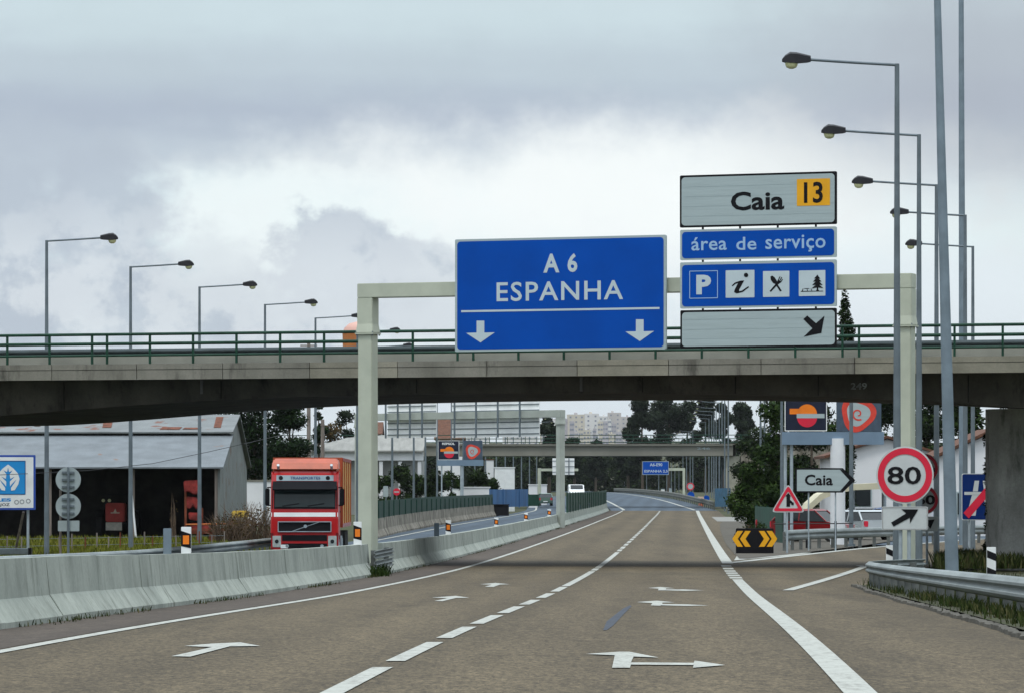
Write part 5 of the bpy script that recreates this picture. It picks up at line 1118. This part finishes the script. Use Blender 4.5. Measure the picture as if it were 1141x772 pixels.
for x0_ in (-.55, .35): MB().tube([(x0_-.25, fy(1.96)-.04, 1.96), (x0_+.35, fy(2.06)-.04, 2.05)], .015, 5).build('wiper', BLACK, ws)
sv = MB(); sv.rings([[(x_, -.02-.22, 2.52), (x_, -.02-.25, 2.56), (x_, .18, 2.84), (x_, .22, 2.78)] for x_ in (-1.14, 1.14)]); sv.build('sun_visor', mat('visor_black', (.006, .006, .008), .7, 0, .1, 2, spec=.08), tk)
hb = front('name_board', mat('board_glass', (0.2310, 0.3016, 0.3348), .3, 0, .08, 2), -1.02, 1.02, 2.86, 3.06, .02)
text('lettering', 'TRANSPORTES', (-.52, 2.91, .55, 3.01), fy(2.95)-.045, mat('board_blue', (.03, .06, .2), .5), tk, .02)
for x_ in (-.86, .82): MB().slab(circ(x_, 2.96, .075, 20)[:-1], fy(2.96)-.05, fy(2.96)-.01).build('roof_lamp', DARK, tk)
front('white_stripe', WHITE, -1.19, 1.19, 1.58, 1.73, .008)
front('grille', BLACK, -.93, .93, 1.05, 1.40, .03)
gf_ = MB(); z0, z1 = 1.05, 1.40
for a in ((-.95, 1.385, .95, 1.415), (-.95, 1.035, .95, 1.065)): gf_.box(((a[0]+a[2])/2, fy(1.2)-.045, (a[1]+a[3])/2), (a[2]-a[0], .05, a[3]-a[1]))
for x_ in (-.94, .94): gf_.box((x_, fy(1.2)-.045, 1.225), (.03, .05, .35))
gf_.build('grille_frame', GALV_L, tk)
MB().add([(-.45, -.165, 1.07), (-.39, -.165, 1.07), (.55, -.155, 1.39), (.49, -.155, 1.39)], [(0, 1, 2, 3)]).build('grille_bar', GALV_L, tk); MB().slab(circ(0.03, 1.24, .06, 20)[:-1], -.185, -.15).build('emblem', GALV_L, tk)
front('air_intake', BLACK, -.80, .80, .72, .93, .012); front('air_intake', BLACK, -.80, .80, .44, .63, .012)
for x_ in (-.62, .62): MB().slab(circ(x_, .535, .06, 16)[:-1], fy(.53)-.035, fy(.53)-.01).build('fog_lamp', GALV_L, tk)
for sx in (-1, 1):
    b = MB(); b.rings([[(sx*1.10, fy(z)-.015, z), (sx*1.19, fy(z)-.005, z), (sx*1.225, fy(z)+.14, z), (sx*1.19, fy(z)+.14, z)] for z in (1.0, 1.5, 1.86, 2.3, 2.8)]); b.build('corner_deflector', TRUCKR, tk)
    MB().box((sx*1.17, .45, .42), (.12, .5, .05)).build('step', DARK, tk)
    MB().tube([(sx*.95, .3, 3.3), (sx*.95, .1, 3.42)], .05, 8).build('roof_horn', GALV_L, tk)
for x_ in (-.99, .99):
    hl = front('headlight', mat('headlight_glass', (.42, .46, .44), .12, .2, .15, 8), x_-.15, x_+.15, .50, .90, .02); MB().slab(circ(x_, .7, .07, 18)[:-1], fy(.7)-.03, fy(.7)-.005).build('reflector', GLASS, hl)
MB().box((-.72, -.125, .52), (.26, .02, .13)).build('licence_plate', WHITE, tk)
front('bumper_lip', mat('bumper_grey', (.05, .05, .055), .6), -1.15, 1.15, .28, .40, .02)
for sx in (-1, 1):
    mm_ = MB(); mm_.box((sx*1.33, .05, 2.28), (.16, .10, .62)); mm_.build('mirror', BLACK, tk, bevel=.03)
    m2_ = MB(); m2_.tube([(sx*1.18, .25, 2.62), (sx*1.33, .08, 2.62)], .025, 6); m2_.tube([(sx*1.18, .25, 1.98), (sx*1.33, .08, 1.98)], .025, 6); m2_.build('mirror_arm', BLACK, tk)
    MB().box((sx*1.205, 1.05, 2.3), (.02, .95, .68)).build('side_window', GLASS, tk)
    d_ = MB(); d_.box((sx*1.206, 1.05, 1.4), (.015, 1.02, 1.0)); dd = d_.build('door', TRUCKR, tk); MB().box((sx*1.22, 1.4, 1.75), (.03, .16, .05)).build('handle', BLACK, dd)
    for y_ in (1.35, 5.2, 9.6, 10.9, 12.2):
        MB().tube([(sx*.86, y_, .5), (sx*1.17, y_, .5)], .5, 20).build('wheel', RUBBER, tk)
        if y_ < 6: MB().tube([(sx*1.15, y_, .5), (sx*1.19, y_, .5)], .27, 16).build('hub', GALV_L, tk)
    MB().box((sx*1.0, 3.2, .65), (.45, 1.1, .6)).build('fuel_tank', GALV_L, tk, bevel=.08)
MB().box((0, 6.5, .95), (.9, 12, .25)).build('chassis', DARK, tk)
MB().box((0, 8.2, 2.44), (2.48, 10.6, 2.5)).build('trailer', TRUCKY, tk, bevel=.03)
MB().box((0, 2.88, 2.44), (2.50, .06, 2.54)).build('trailer_front', TRUCKO, tk)
for sx in (-1, 1):
    for k in range(5): MB().box((sx*1.255, 3.1+k*2.55, 2.44), (.03, .30 if k == 0 else .12, 2.5)).build('side_post', mat('trailer_red', (.40, .06, .02), .5, 0, .15, 2), tk)
    MB().box((sx*1.25, 8.2, 1.24), (.035, 10.5, .14)).build('side_rail', TRUCKR, tk); MB().box((sx*1.25, 8.2, 3.64), (.035, 10.5, .12)).build('side_rail', TRUCKR, tk)

# ------------------------------------------------------------------ cars
def car(label, loc, rz, body, L=4.1, W=1.72, H=1.45, name='parked_car', van=False, group=None, tail=True):
    t = thing(name, label, 'van' if van else 'car', loc, rz, group); k = L/4.1; h = H/1.45
    if van: pr_ = [(-2.0, .28), (-2.05, .75), (-1.9, .95), (-1.35, 1.05), (-.85, 1.42), (2.0, 1.45), (2.05, .9), (2.05, .28)]
    else: pr_ = [(-2.0, .28), (-2.05, .55), (-1.95, .75), (-.95, .92), (2.0, .98), (2.05, .6), (2.0, .28)]
    MB().slabx([(y*k, z*h) for y, z in pr_], -W/2, W/2).build('body', body, t, bevel=.06)
    if not van:
        lo = [(-1.0, .90), (1.95, .95)]; c = MB(); c.rings([[(-W*.48, -1.05*k, .9*h), (W*.48, -1.05*k, .9*h), (W*.48, 1.95*k, .94*h), (-W*.48, 1.95*k, .94*h)], [(-W*.40, -.35*k, 1.38*h), (W*.40, -.35*k, 1.38*h), (W*.40, 1.35*k, 1.38*h), (-W*.40, 1.35*k, 1.38*h)]]); cg = c.build('window', GLASS, t)
        MB().rings([[(-W*.41, -.40*k, 1.37*h), (W*.41, -.40*k, 1.37*h), (W*.41, 1.42*k, 1.37*h), (-W*.41, 1.42*k, 1.37*h)], [(-W*.36, -.2*k, 1.45*h), (W*.36, -.2*k, 1.45*h), (W*.36, 1.2*k, 1.45*h), (-W*.36, 1.2*k, 1.45*h)]]).build('roof', body, t)
        for sx in (-1, 1):
            m = MB(); m.tube([(sx*W*.485, -1.05*k, .91*h), (sx*W*.41, -.36*k, 1.39*h)], .03, 5); m.tube([(sx*W*.485, .45*k, .93*h), (sx*W*.41, .45*k, 1.39*h)], .03, 5); m.tube([(sx*W*.485, 1.9*k, .94*h), (sx*W*.41, 1.36*k, 1.39*h)], .05, 5); m.build('pillar', body, t)
    else:
        MB().slabx([(-1.36*k, 1.06*h), (-.9*k, 1.38*h), (-.84*k, 1.42*h), (-1.38*k, 1.09*h)], -W*.42, W*.42).build('windscreen', GLASS, t)
        for sx in (-1, 1): MB().box((sx*W/2, -.75*k, 1.17*h), (.02, .8, .3)).build('window', GLASS, t)
        MB().box((0, -2.06*k, .62*h), (W*.5, .03, .18)).build('grille', DARK, t)
    for y_ in (-1.3, 1.3):
        for sx in (-1, 1):
            w = MB().tube([(sx*(W/2-.2), y_*k, .31), (sx*(W/2+.01), y_*k, .31)], .31, 18).build('wheel', RUBBER, t); MB().tube([(sx*(W/2), y_*k, .31), (sx*(W/2+.02), y_*k, .31)], .18, 12).build('rim', GALV_L, w)
    for sx in (-1, 1):
        MB().box((sx*W*.38, -2.0*k, .66*h), (.3, .08, .13)).build('headlight', mat('headlight_glass', (.42, .46, .44), .12), t, bevel=.02)
        MB().box((sx*W*.40, 2.02*k, .78*h), (.22, .07, .28)).build('tail_light', REDS, t, bevel=.02)
    MB().box((0, -2.06*k, .42), (.5, .02, .11)).build('licence_plate', WHITE, t); MB().box((0, 2.07*k, .5), (.5, .02, .11)).build('licence_plate', WHITE, t)
    return t
CARR = mat('car_red', (0.1860, 0.0084, 0.0105), .3, 0, .08, 1, coat=.5); CARW = mat('car_silver', (0.3850, 0.4200, 0.4340), .3, .1, .06, 1, coat=.4); CARG = mat('car_green', (.10, .16, .13), .3, .1, .08, 1, coat=.4)
def gnd(px, d): return Vector((PX(px, d), d, ZR(d)))
car('dark windowed red car behind the ramp guardrail under the Caia sign', gnd(907, 204), R(62), CARR, 3.7, 1.65, 1.5)
car('silver car with red tail light parked right of the white totem leg', gnd(956, 212), R(205), CARW, 4.0, 1.7, 1.42)
car('dark red low car mostly hidden between the totem legs', gnd(888, 222), R(60), mat('car_maroon', (.25, .02, .02), .35, 0, .1, 1), 3.8, 1.65, 1.4)
car('white van coming round the bend above the green median screen', gnd(642, 560), R(2), WHITE, 4.6, 1.85, 2.2, 'van', True)
car('dark green car driving away at end of the blue hoarding', Vector((PX(607, 520), 520, ZO(520))), R(182), CARG, 4.1, 1.7, 1.45, 'car')
for px_, d_, c_, lb in ((1008, 235, mat('car_blue', (.05, .09, .2), .3, 0, .08, 1), 'blue car parked before the white house behind the gantry post'), (978, 240, mat('car_grey', (.18, .19, .2), .35, 0, .08, 1), 'grey car parked before the white house left of the 80 sign')):
    car(lb, gnd(px_, d_), R(100), c_)

# ------------------------------------------------------------------ service area
def totem_panels(prefix, x0, y0, x1, y1, u0, v0, u1, v1, bar, d, legs, lab, letter=True, cut=0):
    s = Sign('service_totem', lab, 'totem sign', (x0+u1)/2, (y0+y1)/2, d, R(-3))
    s.board((x0, y0, x1, y1), mat('totem_navy', (.012, .016, .035), .35), .6, .3); w = x1-x0; h = y1-y0
    cx, cy, r = x0+w*.53, y0+h*.60, w*.235
    s.frame('panel_edge', (x0, y0, x1, y1), WHITE, 1, w*.02, .6)
    if letter: s.text('lettering', 'REPSOL', (x0+w*.2, y0+h*.1, x0+w*.8, y0+h*.22), WHITE, 1, .03)
    s.polys('emblem', [[(cx-r*math.cos(R(a)), cy-h*.03-r*math.sin(R(a))) for a in range(0, 181, 10)], [(cx-r*1.75, cy-h*.17), (cx-r*.6, cy-h*.17), (cx-r*.6, cy-h*.03), (cx-r*1.75, cy-h*.03)]], ORANGE, 2)
    s.polys('emblem', [[(cx+r*math.cos(R(a)), cy+h*.06+r*.95*math.sin(R(a))) for a in range(0, 181, 10)]], REDS, 2)
    s.face('emblem', (cx-r*1.05, cy-h*.04, cx+r*1.75, cy+h*.07), SIGNW, 3, .3)
    s.board((u0, v0, u1, v1), mat('totem_slate', (.06, .085, .12), .4), .6, .3); w = u1-u0; h = v1-v0; cx, cy = u0+w*.48, v0+h*.56; r = w*.38
    # swirl emblem: rounded red ring with a white heart and a curl
    def bl(rr, n=36): return [(cx+rr*(1+.10*math.cos(3*a+.6))*math.cos(a), cy+rr*(1+.10*math.cos(3*a+.6))*math.sin(a)) for a in [2*math.pi*k/n for k in range(n)]]
    s.poly('emblem', bl(r), mat('swirl_red', (.62, .06, .04), .4), 2); s.poly('emblem', bl(r*.68), SIGNW, 3)
    sp_ = [(cx+r*(.42-.30*t)*math.cos(1+t*7), cy+r*(.42-.30*t)*math.sin(1+t*7)) for t in [k/24 for k in range(25)]]; sp2 = [(cx+r*(.32-.28*t)*math.cos(1+t*7), cy+r*(.32-.28*t)*math.sin(1+t*7)) for t in [k/24 for k in range(25)]]
    s.polys('emblem', [[sp_[k], sp_[k+1], sp2[k+1], sp2[k]] for k in range(24)], mat('swirl_red', (.62, .06, .04), .4), 4)
    s.board(bar, mat('totem_bar', (.16, .23, .31), .5, .1, .08, 1), .4, .36, 'crossbar')
    for (px_, yy, wm, mm) in legs: s.post(px_, yy, mm, wm, dy=.2, name='leg')
    return s
LEGW = mat('totem_white', (.68, .70, .72), .45, 0, .05, 1)
totem_panels('a', 874.3, 436, 921.5, 480, 932, 436, 982, 480.5, (871.5, 480.8, 985, 495), 192, ((875, 495, .14, GALV_L), (882, 495, .14, GALV_L)), 'tall service area totem with orange circle panel beside the Caia sign', True)
t = bpy.data.objects['service_totem']
MB().tube([(Vector((PX(933.5, 192)-t.location.x, .2, ZR(192)-.3-t.location.z))), (Vector((PX(933.5, 192)-t.location.x, .2, PZ(488, 192)-t.location.z)))], .32, 20).build('leg', LEGW, t, smooth=True)
totem_panels('b', 488, 490.5, 511.6, 512, 516.5, 490.5, 537.5, 512, (487, 512, 538.5, 518.5), 395, ((514.5, 518, .3, GALV_L), (492, 518, .12, GALV_L)), 'distant service totem across the opposite carriageway, small orange circle panel', True)
# curved canopy
cn = thing('canopy', 'pale beige curved canopy arching behind the red car', 'canopy', gnd(886, 226)); b0 = cn.location
cur = [(887, 604), (890, 588), (895, 573), (903, 560), (914, 550), (930, 543), (950, 539), (990, 537)]
o_ = [(P(a, b_, 226)-b0) for a, b_ in cur]; i_ = [(P(a+3.2+(k > 3)*0, b_+3.5+k*.5, 226)-b0) for k, (a, b_) in enumerate(cur)]
MB().slab([(p.x, p.z) for p in o_]+[(p.x, p.z) for p in i_[::-1]], 0, 5).build('shell', mat('canopy_beige', (.50, .47, .34), .6, 0, .1, 1), cn)
for px_ in (950, 985): p = P(px_, 541, 228.5)-b0; MB().tube([(p.x, 2.5, -.1), (p.x, 2.5, p.z)], .12, 10).build('post', GALV_L, cn)
# white houses
def house(label, px0, px1, d, yeave, yridge, dep, ax='x', wins=(), rz=0):
    x0, x1 = PX(px0, d), PX(px1, d); t = thing('house', label, 'house', ((x0+x1)/2, d, gz(d)), rz); w = x1-x0; he = PZ(yeave, d)-gz(d); hr = PZ(yridge, d)-gz(d)
    if ax == 'x':
        MB().slabx([(0, -.3), (0, he), (dep/2, hr), (dep, he), (dep, -.3)], -w/2, w/2).build('wall', WALLW, t)
        for a, b_ in (((-.35, he-.1), (dep/2, hr+.08)), ((dep/2, hr+.08), (dep+.35, he-.1))): MB().slabx([a, b_, (b_[0], b_[1]+.14), (a[0], a[1]+.14)], -w/2-.3, w/2+.3).build('roof', TILE, t)
    else:
        MB().slab([(-w/2, -.3), (w/2, -.3), (w/2, he), (0, hr), (-w/2, he)], 0, dep).build('wall', WALLW, t)
        for sx in (-1, 1): MB().slab([(sx*(w/2+.35), he-.12), (0, hr+.06), (0, hr+.22), (sx*(w/2+.35), he+.04)], -.3, dep+.3).build('roof', TILE, t)
    for (wx, wz, ww, wh) in wins:
        f = MB().box((wx*w, -.03, wz), (ww+.16, .1, wh+.16)).build('window', SIGNW, t); MB().box((wx*w, -.06, wz), (ww, .1, wh)).build('pane', GLASS, f)
    return t
house('white house behind the 80 sign and the totem', 925, 1052, 268, 508, 489, 9, 'y', ((-.22, 2.1, 1.0, 1.1), (.2, 2.1, 1.0, 1.1)))
house('white house with tiled gable beside the bridge pier', 1046, 1168, 232, 509, 481, 8, 'y', ((-.25, 1.8, .9, 1.1), (.1, 1.8, .9, 1.1)))
hr_ = thing('handrail', 'thin dark two post handrail before the parked cars', 'handrail', gnd(866, 180)); b0 = hr_.location
m = MB(); m.tube([P(862, 583.2, 180)-b0, P(950, 582.6, 180)-b0], .025, 6); m.build('rail', DARK, hr_)
for px_ in (899, 931): p = P(px_, 580, 180)-b0; MB().tube([(p.x, p.y, -.2), p], .05, 8).build('post', DARK, hr_)
# ------------------------------------------------------------------ left far buildings
wh = thing('warehouse', 'long pale warehouse with low grey roof behind the truck', 'warehouse', at(405, 430)); b0 = wh.location
def wp(px, y, d): return P(px, y, d)-b0
x0, x1 = PX(334, 430)-b0.x, PX(472, 430)-b0.x; z0 = wp(0, 512.5, 430).z; z1 = wp(0, 503, 430).z; zr0 = wp(0, 501.5, 430).z; zr1 = wp(0, 481, 445).z
MB().add([(x0, -.3, zr0), (x1, -.3, zr0), (x1, 15, zr1), (x0+4, 15, zr1-.55), (x0, -.3, zr0-.15), (x1, -.3, zr0-.15), (x1, 15, zr1-.15), (x0+4, 15, zr1-.7)], [(0, 1, 2, 3), (7, 6, 5, 4), (0, 4, 5, 1), (1, 5, 6, 2), (2, 6, 7, 3), (3, 7, 4, 0)]).build('roof', mat('fibre_roof', (.23, .23, .215), .9, 0, .15, .6, stretch=(3, .3, 1), detail=8), wh)
MB().box(((x0+x1)/2, .2, (z0+z1)/2), (x1-x0, .3, z1-z0)).build('fascia', WALLW, wh)
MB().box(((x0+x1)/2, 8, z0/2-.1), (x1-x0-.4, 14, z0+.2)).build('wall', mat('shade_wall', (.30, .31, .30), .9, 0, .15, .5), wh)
for k in range(7): MB().box((x0+.4+k*(x1-x0-.8)/6, .3, z0/2-.2), (.35, .3, z0+.2)).build('post', WALLW, wh)
ww_ = thing('white_wall', 'plain white yard wall under the pine behind the truck', 'wall', at(300, 312)); MB().box((0, 0, 1.45), (PX(345, 312)-PX(258, 312), .25, 3.3)).build('wall_body', WALLW, ww_); MB().box((0, 0, 3.13), (PX(346, 312)-PX(257, 312), .35, .10)).build('coping', CONC_D, ww_)
for px0, px1, d, ye, yr, lb in ((404, 424, 640, 483, 471, 'tile roofed house left of the narrower sign back'), (486, 516, 620, 489, 466, 'tile roofed house between the two sign backs')):
    house(lb, px0, px1, d, ye, yr, 9, 'x', ((-.2, 2.2, 1.2, 1.2), (.25, 2.2, 1.2, 1.2)))
# white box containers, booths behind the hoarding
def boxy(name, label, cat, px0, px1, y0, y1, d, m, dep=3, ribs=0, roofm=None):
    x0, x1 = PX(px0, d), PX(px1, d); zb = gz(d); t = thing(name, label, cat, ((x0+x1)/2, d, zb)); zt = PZ(y0, d)-zb; w = x1-x0
    MB().box((0, dep/2, (zt)/2-.05), (w, dep, zt+.1)).build('body', m, t, bevel=.04); MB().box((0, dep/2, zt+.05), (w+.12, dep+.12, .1)).build('roof', roofm or m, t)
    for k in range(ribs): MB().box((-w/2+w*(k+.5)/ribs, -.03, zt/2), (.08, .06, zt*.92)).build('rib', m, t)
    return t
boxy('container', 'white shipping container behind the blue hoarding', 'container', 551, 573.5, 521, 560, 470, WHITE, 6, 8)
boxy('kiosk', 'pale kiosk right of the blue hoarding', 'kiosk', 589, 599, 540, 565, 500, WALLW, 2.5)
boxy('kiosk', 'taller pale kiosk beside the far lamp poles', 'kiosk', 602, 609.5, 540, 562, 530, WALLW, 2.5)
boxy('low_wall', 'small white wall between green screen and blue hoarding', 'wall', 512, 546, 543, 565, 432, WALLW, .3)
boxy('house', 'narrow white building left of the container behind the totem', 'house', 540, 550, 512, 565, 520, WALLW, 6, 0, TILE)
boxy('dark_box', 'black square box at end of the mossy barrier', 'barrier', 549, 567, 562.5, 573, 402, BLACK, 1.0, 0)  # plain black box at the barrier end, its nature left open
# tower and no entry disc
s = Sign('no_entry_sign', 'small red no entry disc before the dark shrubs', 'road sign', 442, 548, 360, 0); s.disc('disc', 442, 547.5, 4, REDS, 0, True); s.face('bar', (439.2, 546.9, 444.8, 548.3), SIGNW, 1, .2); s.post(442, 548, POLE, .1)
s = Sign('grey_sign_back', 'small grey sign back beside the gantry post over the green screen', 'road sign', 430, 547, 355, 0); s.board((427, 541, 432.5, 553), bk, 1, .05); s.post(430, 545, POLE, .1)
wt = thing('water_tower', 'orange domed tank peeping over the overpass rail beside the gantry post', 'water tower', at(400, 320)); zt = PZ(375, 320)-wt.location.z
MB().rings([[(r_*math.cos(2*math.pi*k/20), r_*math.sin(2*math.pi*k/20), zt+z_) for k in range(20)] for r_, z_ in ((.5, -1.3), (1.15, -.9), (1.18, .2))]).build('tank', mat('tank_orange', (.42, .15, .045), .7, 0, .2, 1), wt, smooth=True)
MB().rings([[(r_*math.cos(2*math.pi*k/20), r_*math.sin(2*math.pi*k/20), zt+z_) for k in range(20)] for r_, z_ in ((1.19, .2), (1.05, .6), (.7, .92), (.2, 1.05))]).build('dome', mat('dome_pink', (0.5270, 0.3135, 0.2600), .6, 0, .08, 1), wt, smooth=True)
MB().tube([(0, 0, -.5), (0, 0, zt-1.2)], .2, 12).build('leg', GANTRY, wt)
# small things under the far bridge
s = Sign('limit_sign', 'distant white round sign over a blue disc by the far bend', 'road sign', 769.5, 546, 560, 0); s.disc('disc', 769.3, 541.5, 4.3, SIGNW, 0, True); s.ring('border', 769.3, 541.5, 3, 4.2, REDS, 2); s.disc('disc', 769.8, 551.5, 4, SIGNB, 0, True); s.post(769.5, 545, POLE, .15)
s = Sign('blue_sign', 'tiny blue round sign near the orange post', 'road sign', 787, 555, 520, 0); s.disc('disc', 787, 555, 3.6, SIGNB, 0, True); s.post(787, 556, POLE, .12)
t = thing('orange_post', 'small orange post at roadside under the far bridge', 'post', P(781, 562, 520)); MB().tube([(0, 0, -.3), (0, 0, .8)], .28, 12, r1=.2).build('body', mat('cone_orange', (.75, .22, .12), .6), t); MB().tube([(0, 0, .55), (0, 0, .95)], .36, 12).build('cap', mat('cone_pale', (.7, .5, .4), .6), t)
for px_, yt, yb, d_, w_, lb in ((738.5, 544.5, 552.5, 820, 4.2, 'white roadside cabinet left of the far gantry foot'), (747, 543.5, 554.5, 800, 3.2, 'greenish roadside cabinet next to the white one'), (753.5, 550.5, 556, 780, 2.6, 'smallest pale cabinet at the far gantry foot')):
    t = thing('cabinet', lb, 'cabinet', P(px_, yb, d_), 0, 'roadside cabinets'); h = (yb-yt)*d_/F; w = w_*d_/F; MB().box((0, 0, h/2-.3), (w, .4, h+.6)).build('body', WHITE if w_ > 4 else GALV_L, t, bevel=.03); MB().box((0, 0, h+.03), (w+.1, .5, .06)).build('roof', GALV, t)
# ------------------------------------------------------------------ distant town
rnd = random.Random(31)
CW = [mat('block_pale', (.50, .47, .46), .9, 0, .06, .1), mat('block_lilac', (.42, .40, .43), .9, 0, .06, .1), mat('block_cream', (.54, .50, .43), .9, 0, .06, .1), mat('block_white', (.62, .61, .60), .9, 0, .05, .1)]
WIN = mat('block_windows', (0.2560, 0.2720, 0.3200), .4); names = []
town = [(632, 651, 461.5, 494), (651, 667, 460.5, 493), (668, 677, 463.5, 492), (677, 692, 459.5, 490), (692, 702, 464, 490), (618, 632, 466, 493), (604, 618, 470, 494), (560, 600, 474, 500), (520, 545, 476, 500)]
town += [(603+k*5.2+rnd.uniform(-1, 1), 603+k*5.2+rnd.uniform(4, 8), rnd.uniform(466, 481), 497) for k in range(19)]
town += [(604+k*8.2+rnd.uniform(-1.5, 1.5), 604+k*8.2+rnd.uniform(5, 9), rnd.uniform(481, 488), 501) for k in range(13)]
tl = ['cream', 'lilac grey', 'pale', 'white']
for k, (a, b_, y0, y1) in enumerate(town):
    d_ = 2900+(k % 5)*90-(300 if y1 > 495 else 0); x0, x1 = PX(a, d_), PX(b_, d_); zt = PZ(y0, d_); zb = min(gz(d_), PZ(y1, d_))-12; h = zt-zb; w = x1-x0
    t = thing('apartment_block', 'pale apartment block in the hazy town on the far hill', 'building', ((x0+x1)/2, d_, zb), R(rnd.uniform(-6, 6)), 'apartment blocks of the far town')
    MB().box((0, 0, h/2), (w, 9, h)).build('wall', rnd.choice(CW), t)
    m = MB(); nf = max(2, int((zt-max(zb, PZ(y1, d_)))/3)); nc = max(2, int(w/3.2))
    for f_ in range(nf):
        for c_ in range(nc): m.box((-w/2+w*(c_+.5)/nc, -4.52, h-1.8-f_*3), (1.2, .1, 1.1))
    m.build('windows', WIN, t); MB().box((rnd.uniform(-.2, .2)*w, 0, h+.6), (w*.18, 4, 1.2)).build('roof_house', CW[(k+1) % 4], t)
# ------------------------------------------------------------------ air
hz = MB().box((0, 2450, 60), (6600, 5300, 150)).build('haze', bpy.data.materials.new('haze_air'))
hm_ = hz.data.materials[0]; hm_.use_nodes = True; nt = hm_.node_tree; nt.nodes.clear(); o_ = nt.nodes.new('ShaderNodeOutputMaterial'); v_ = nt.nodes.new('ShaderNodeVolumePrincipled')
v_.inputs['Color'].default_value = (.82, .86, .92, 1); v_.inputs['Density'].default_value = .000022; nt.links.new(v_.outputs[0], o_.inputs['Volume'])
tag(hz, 'faint pale haze over the far town', 'haze', kind='stuff')
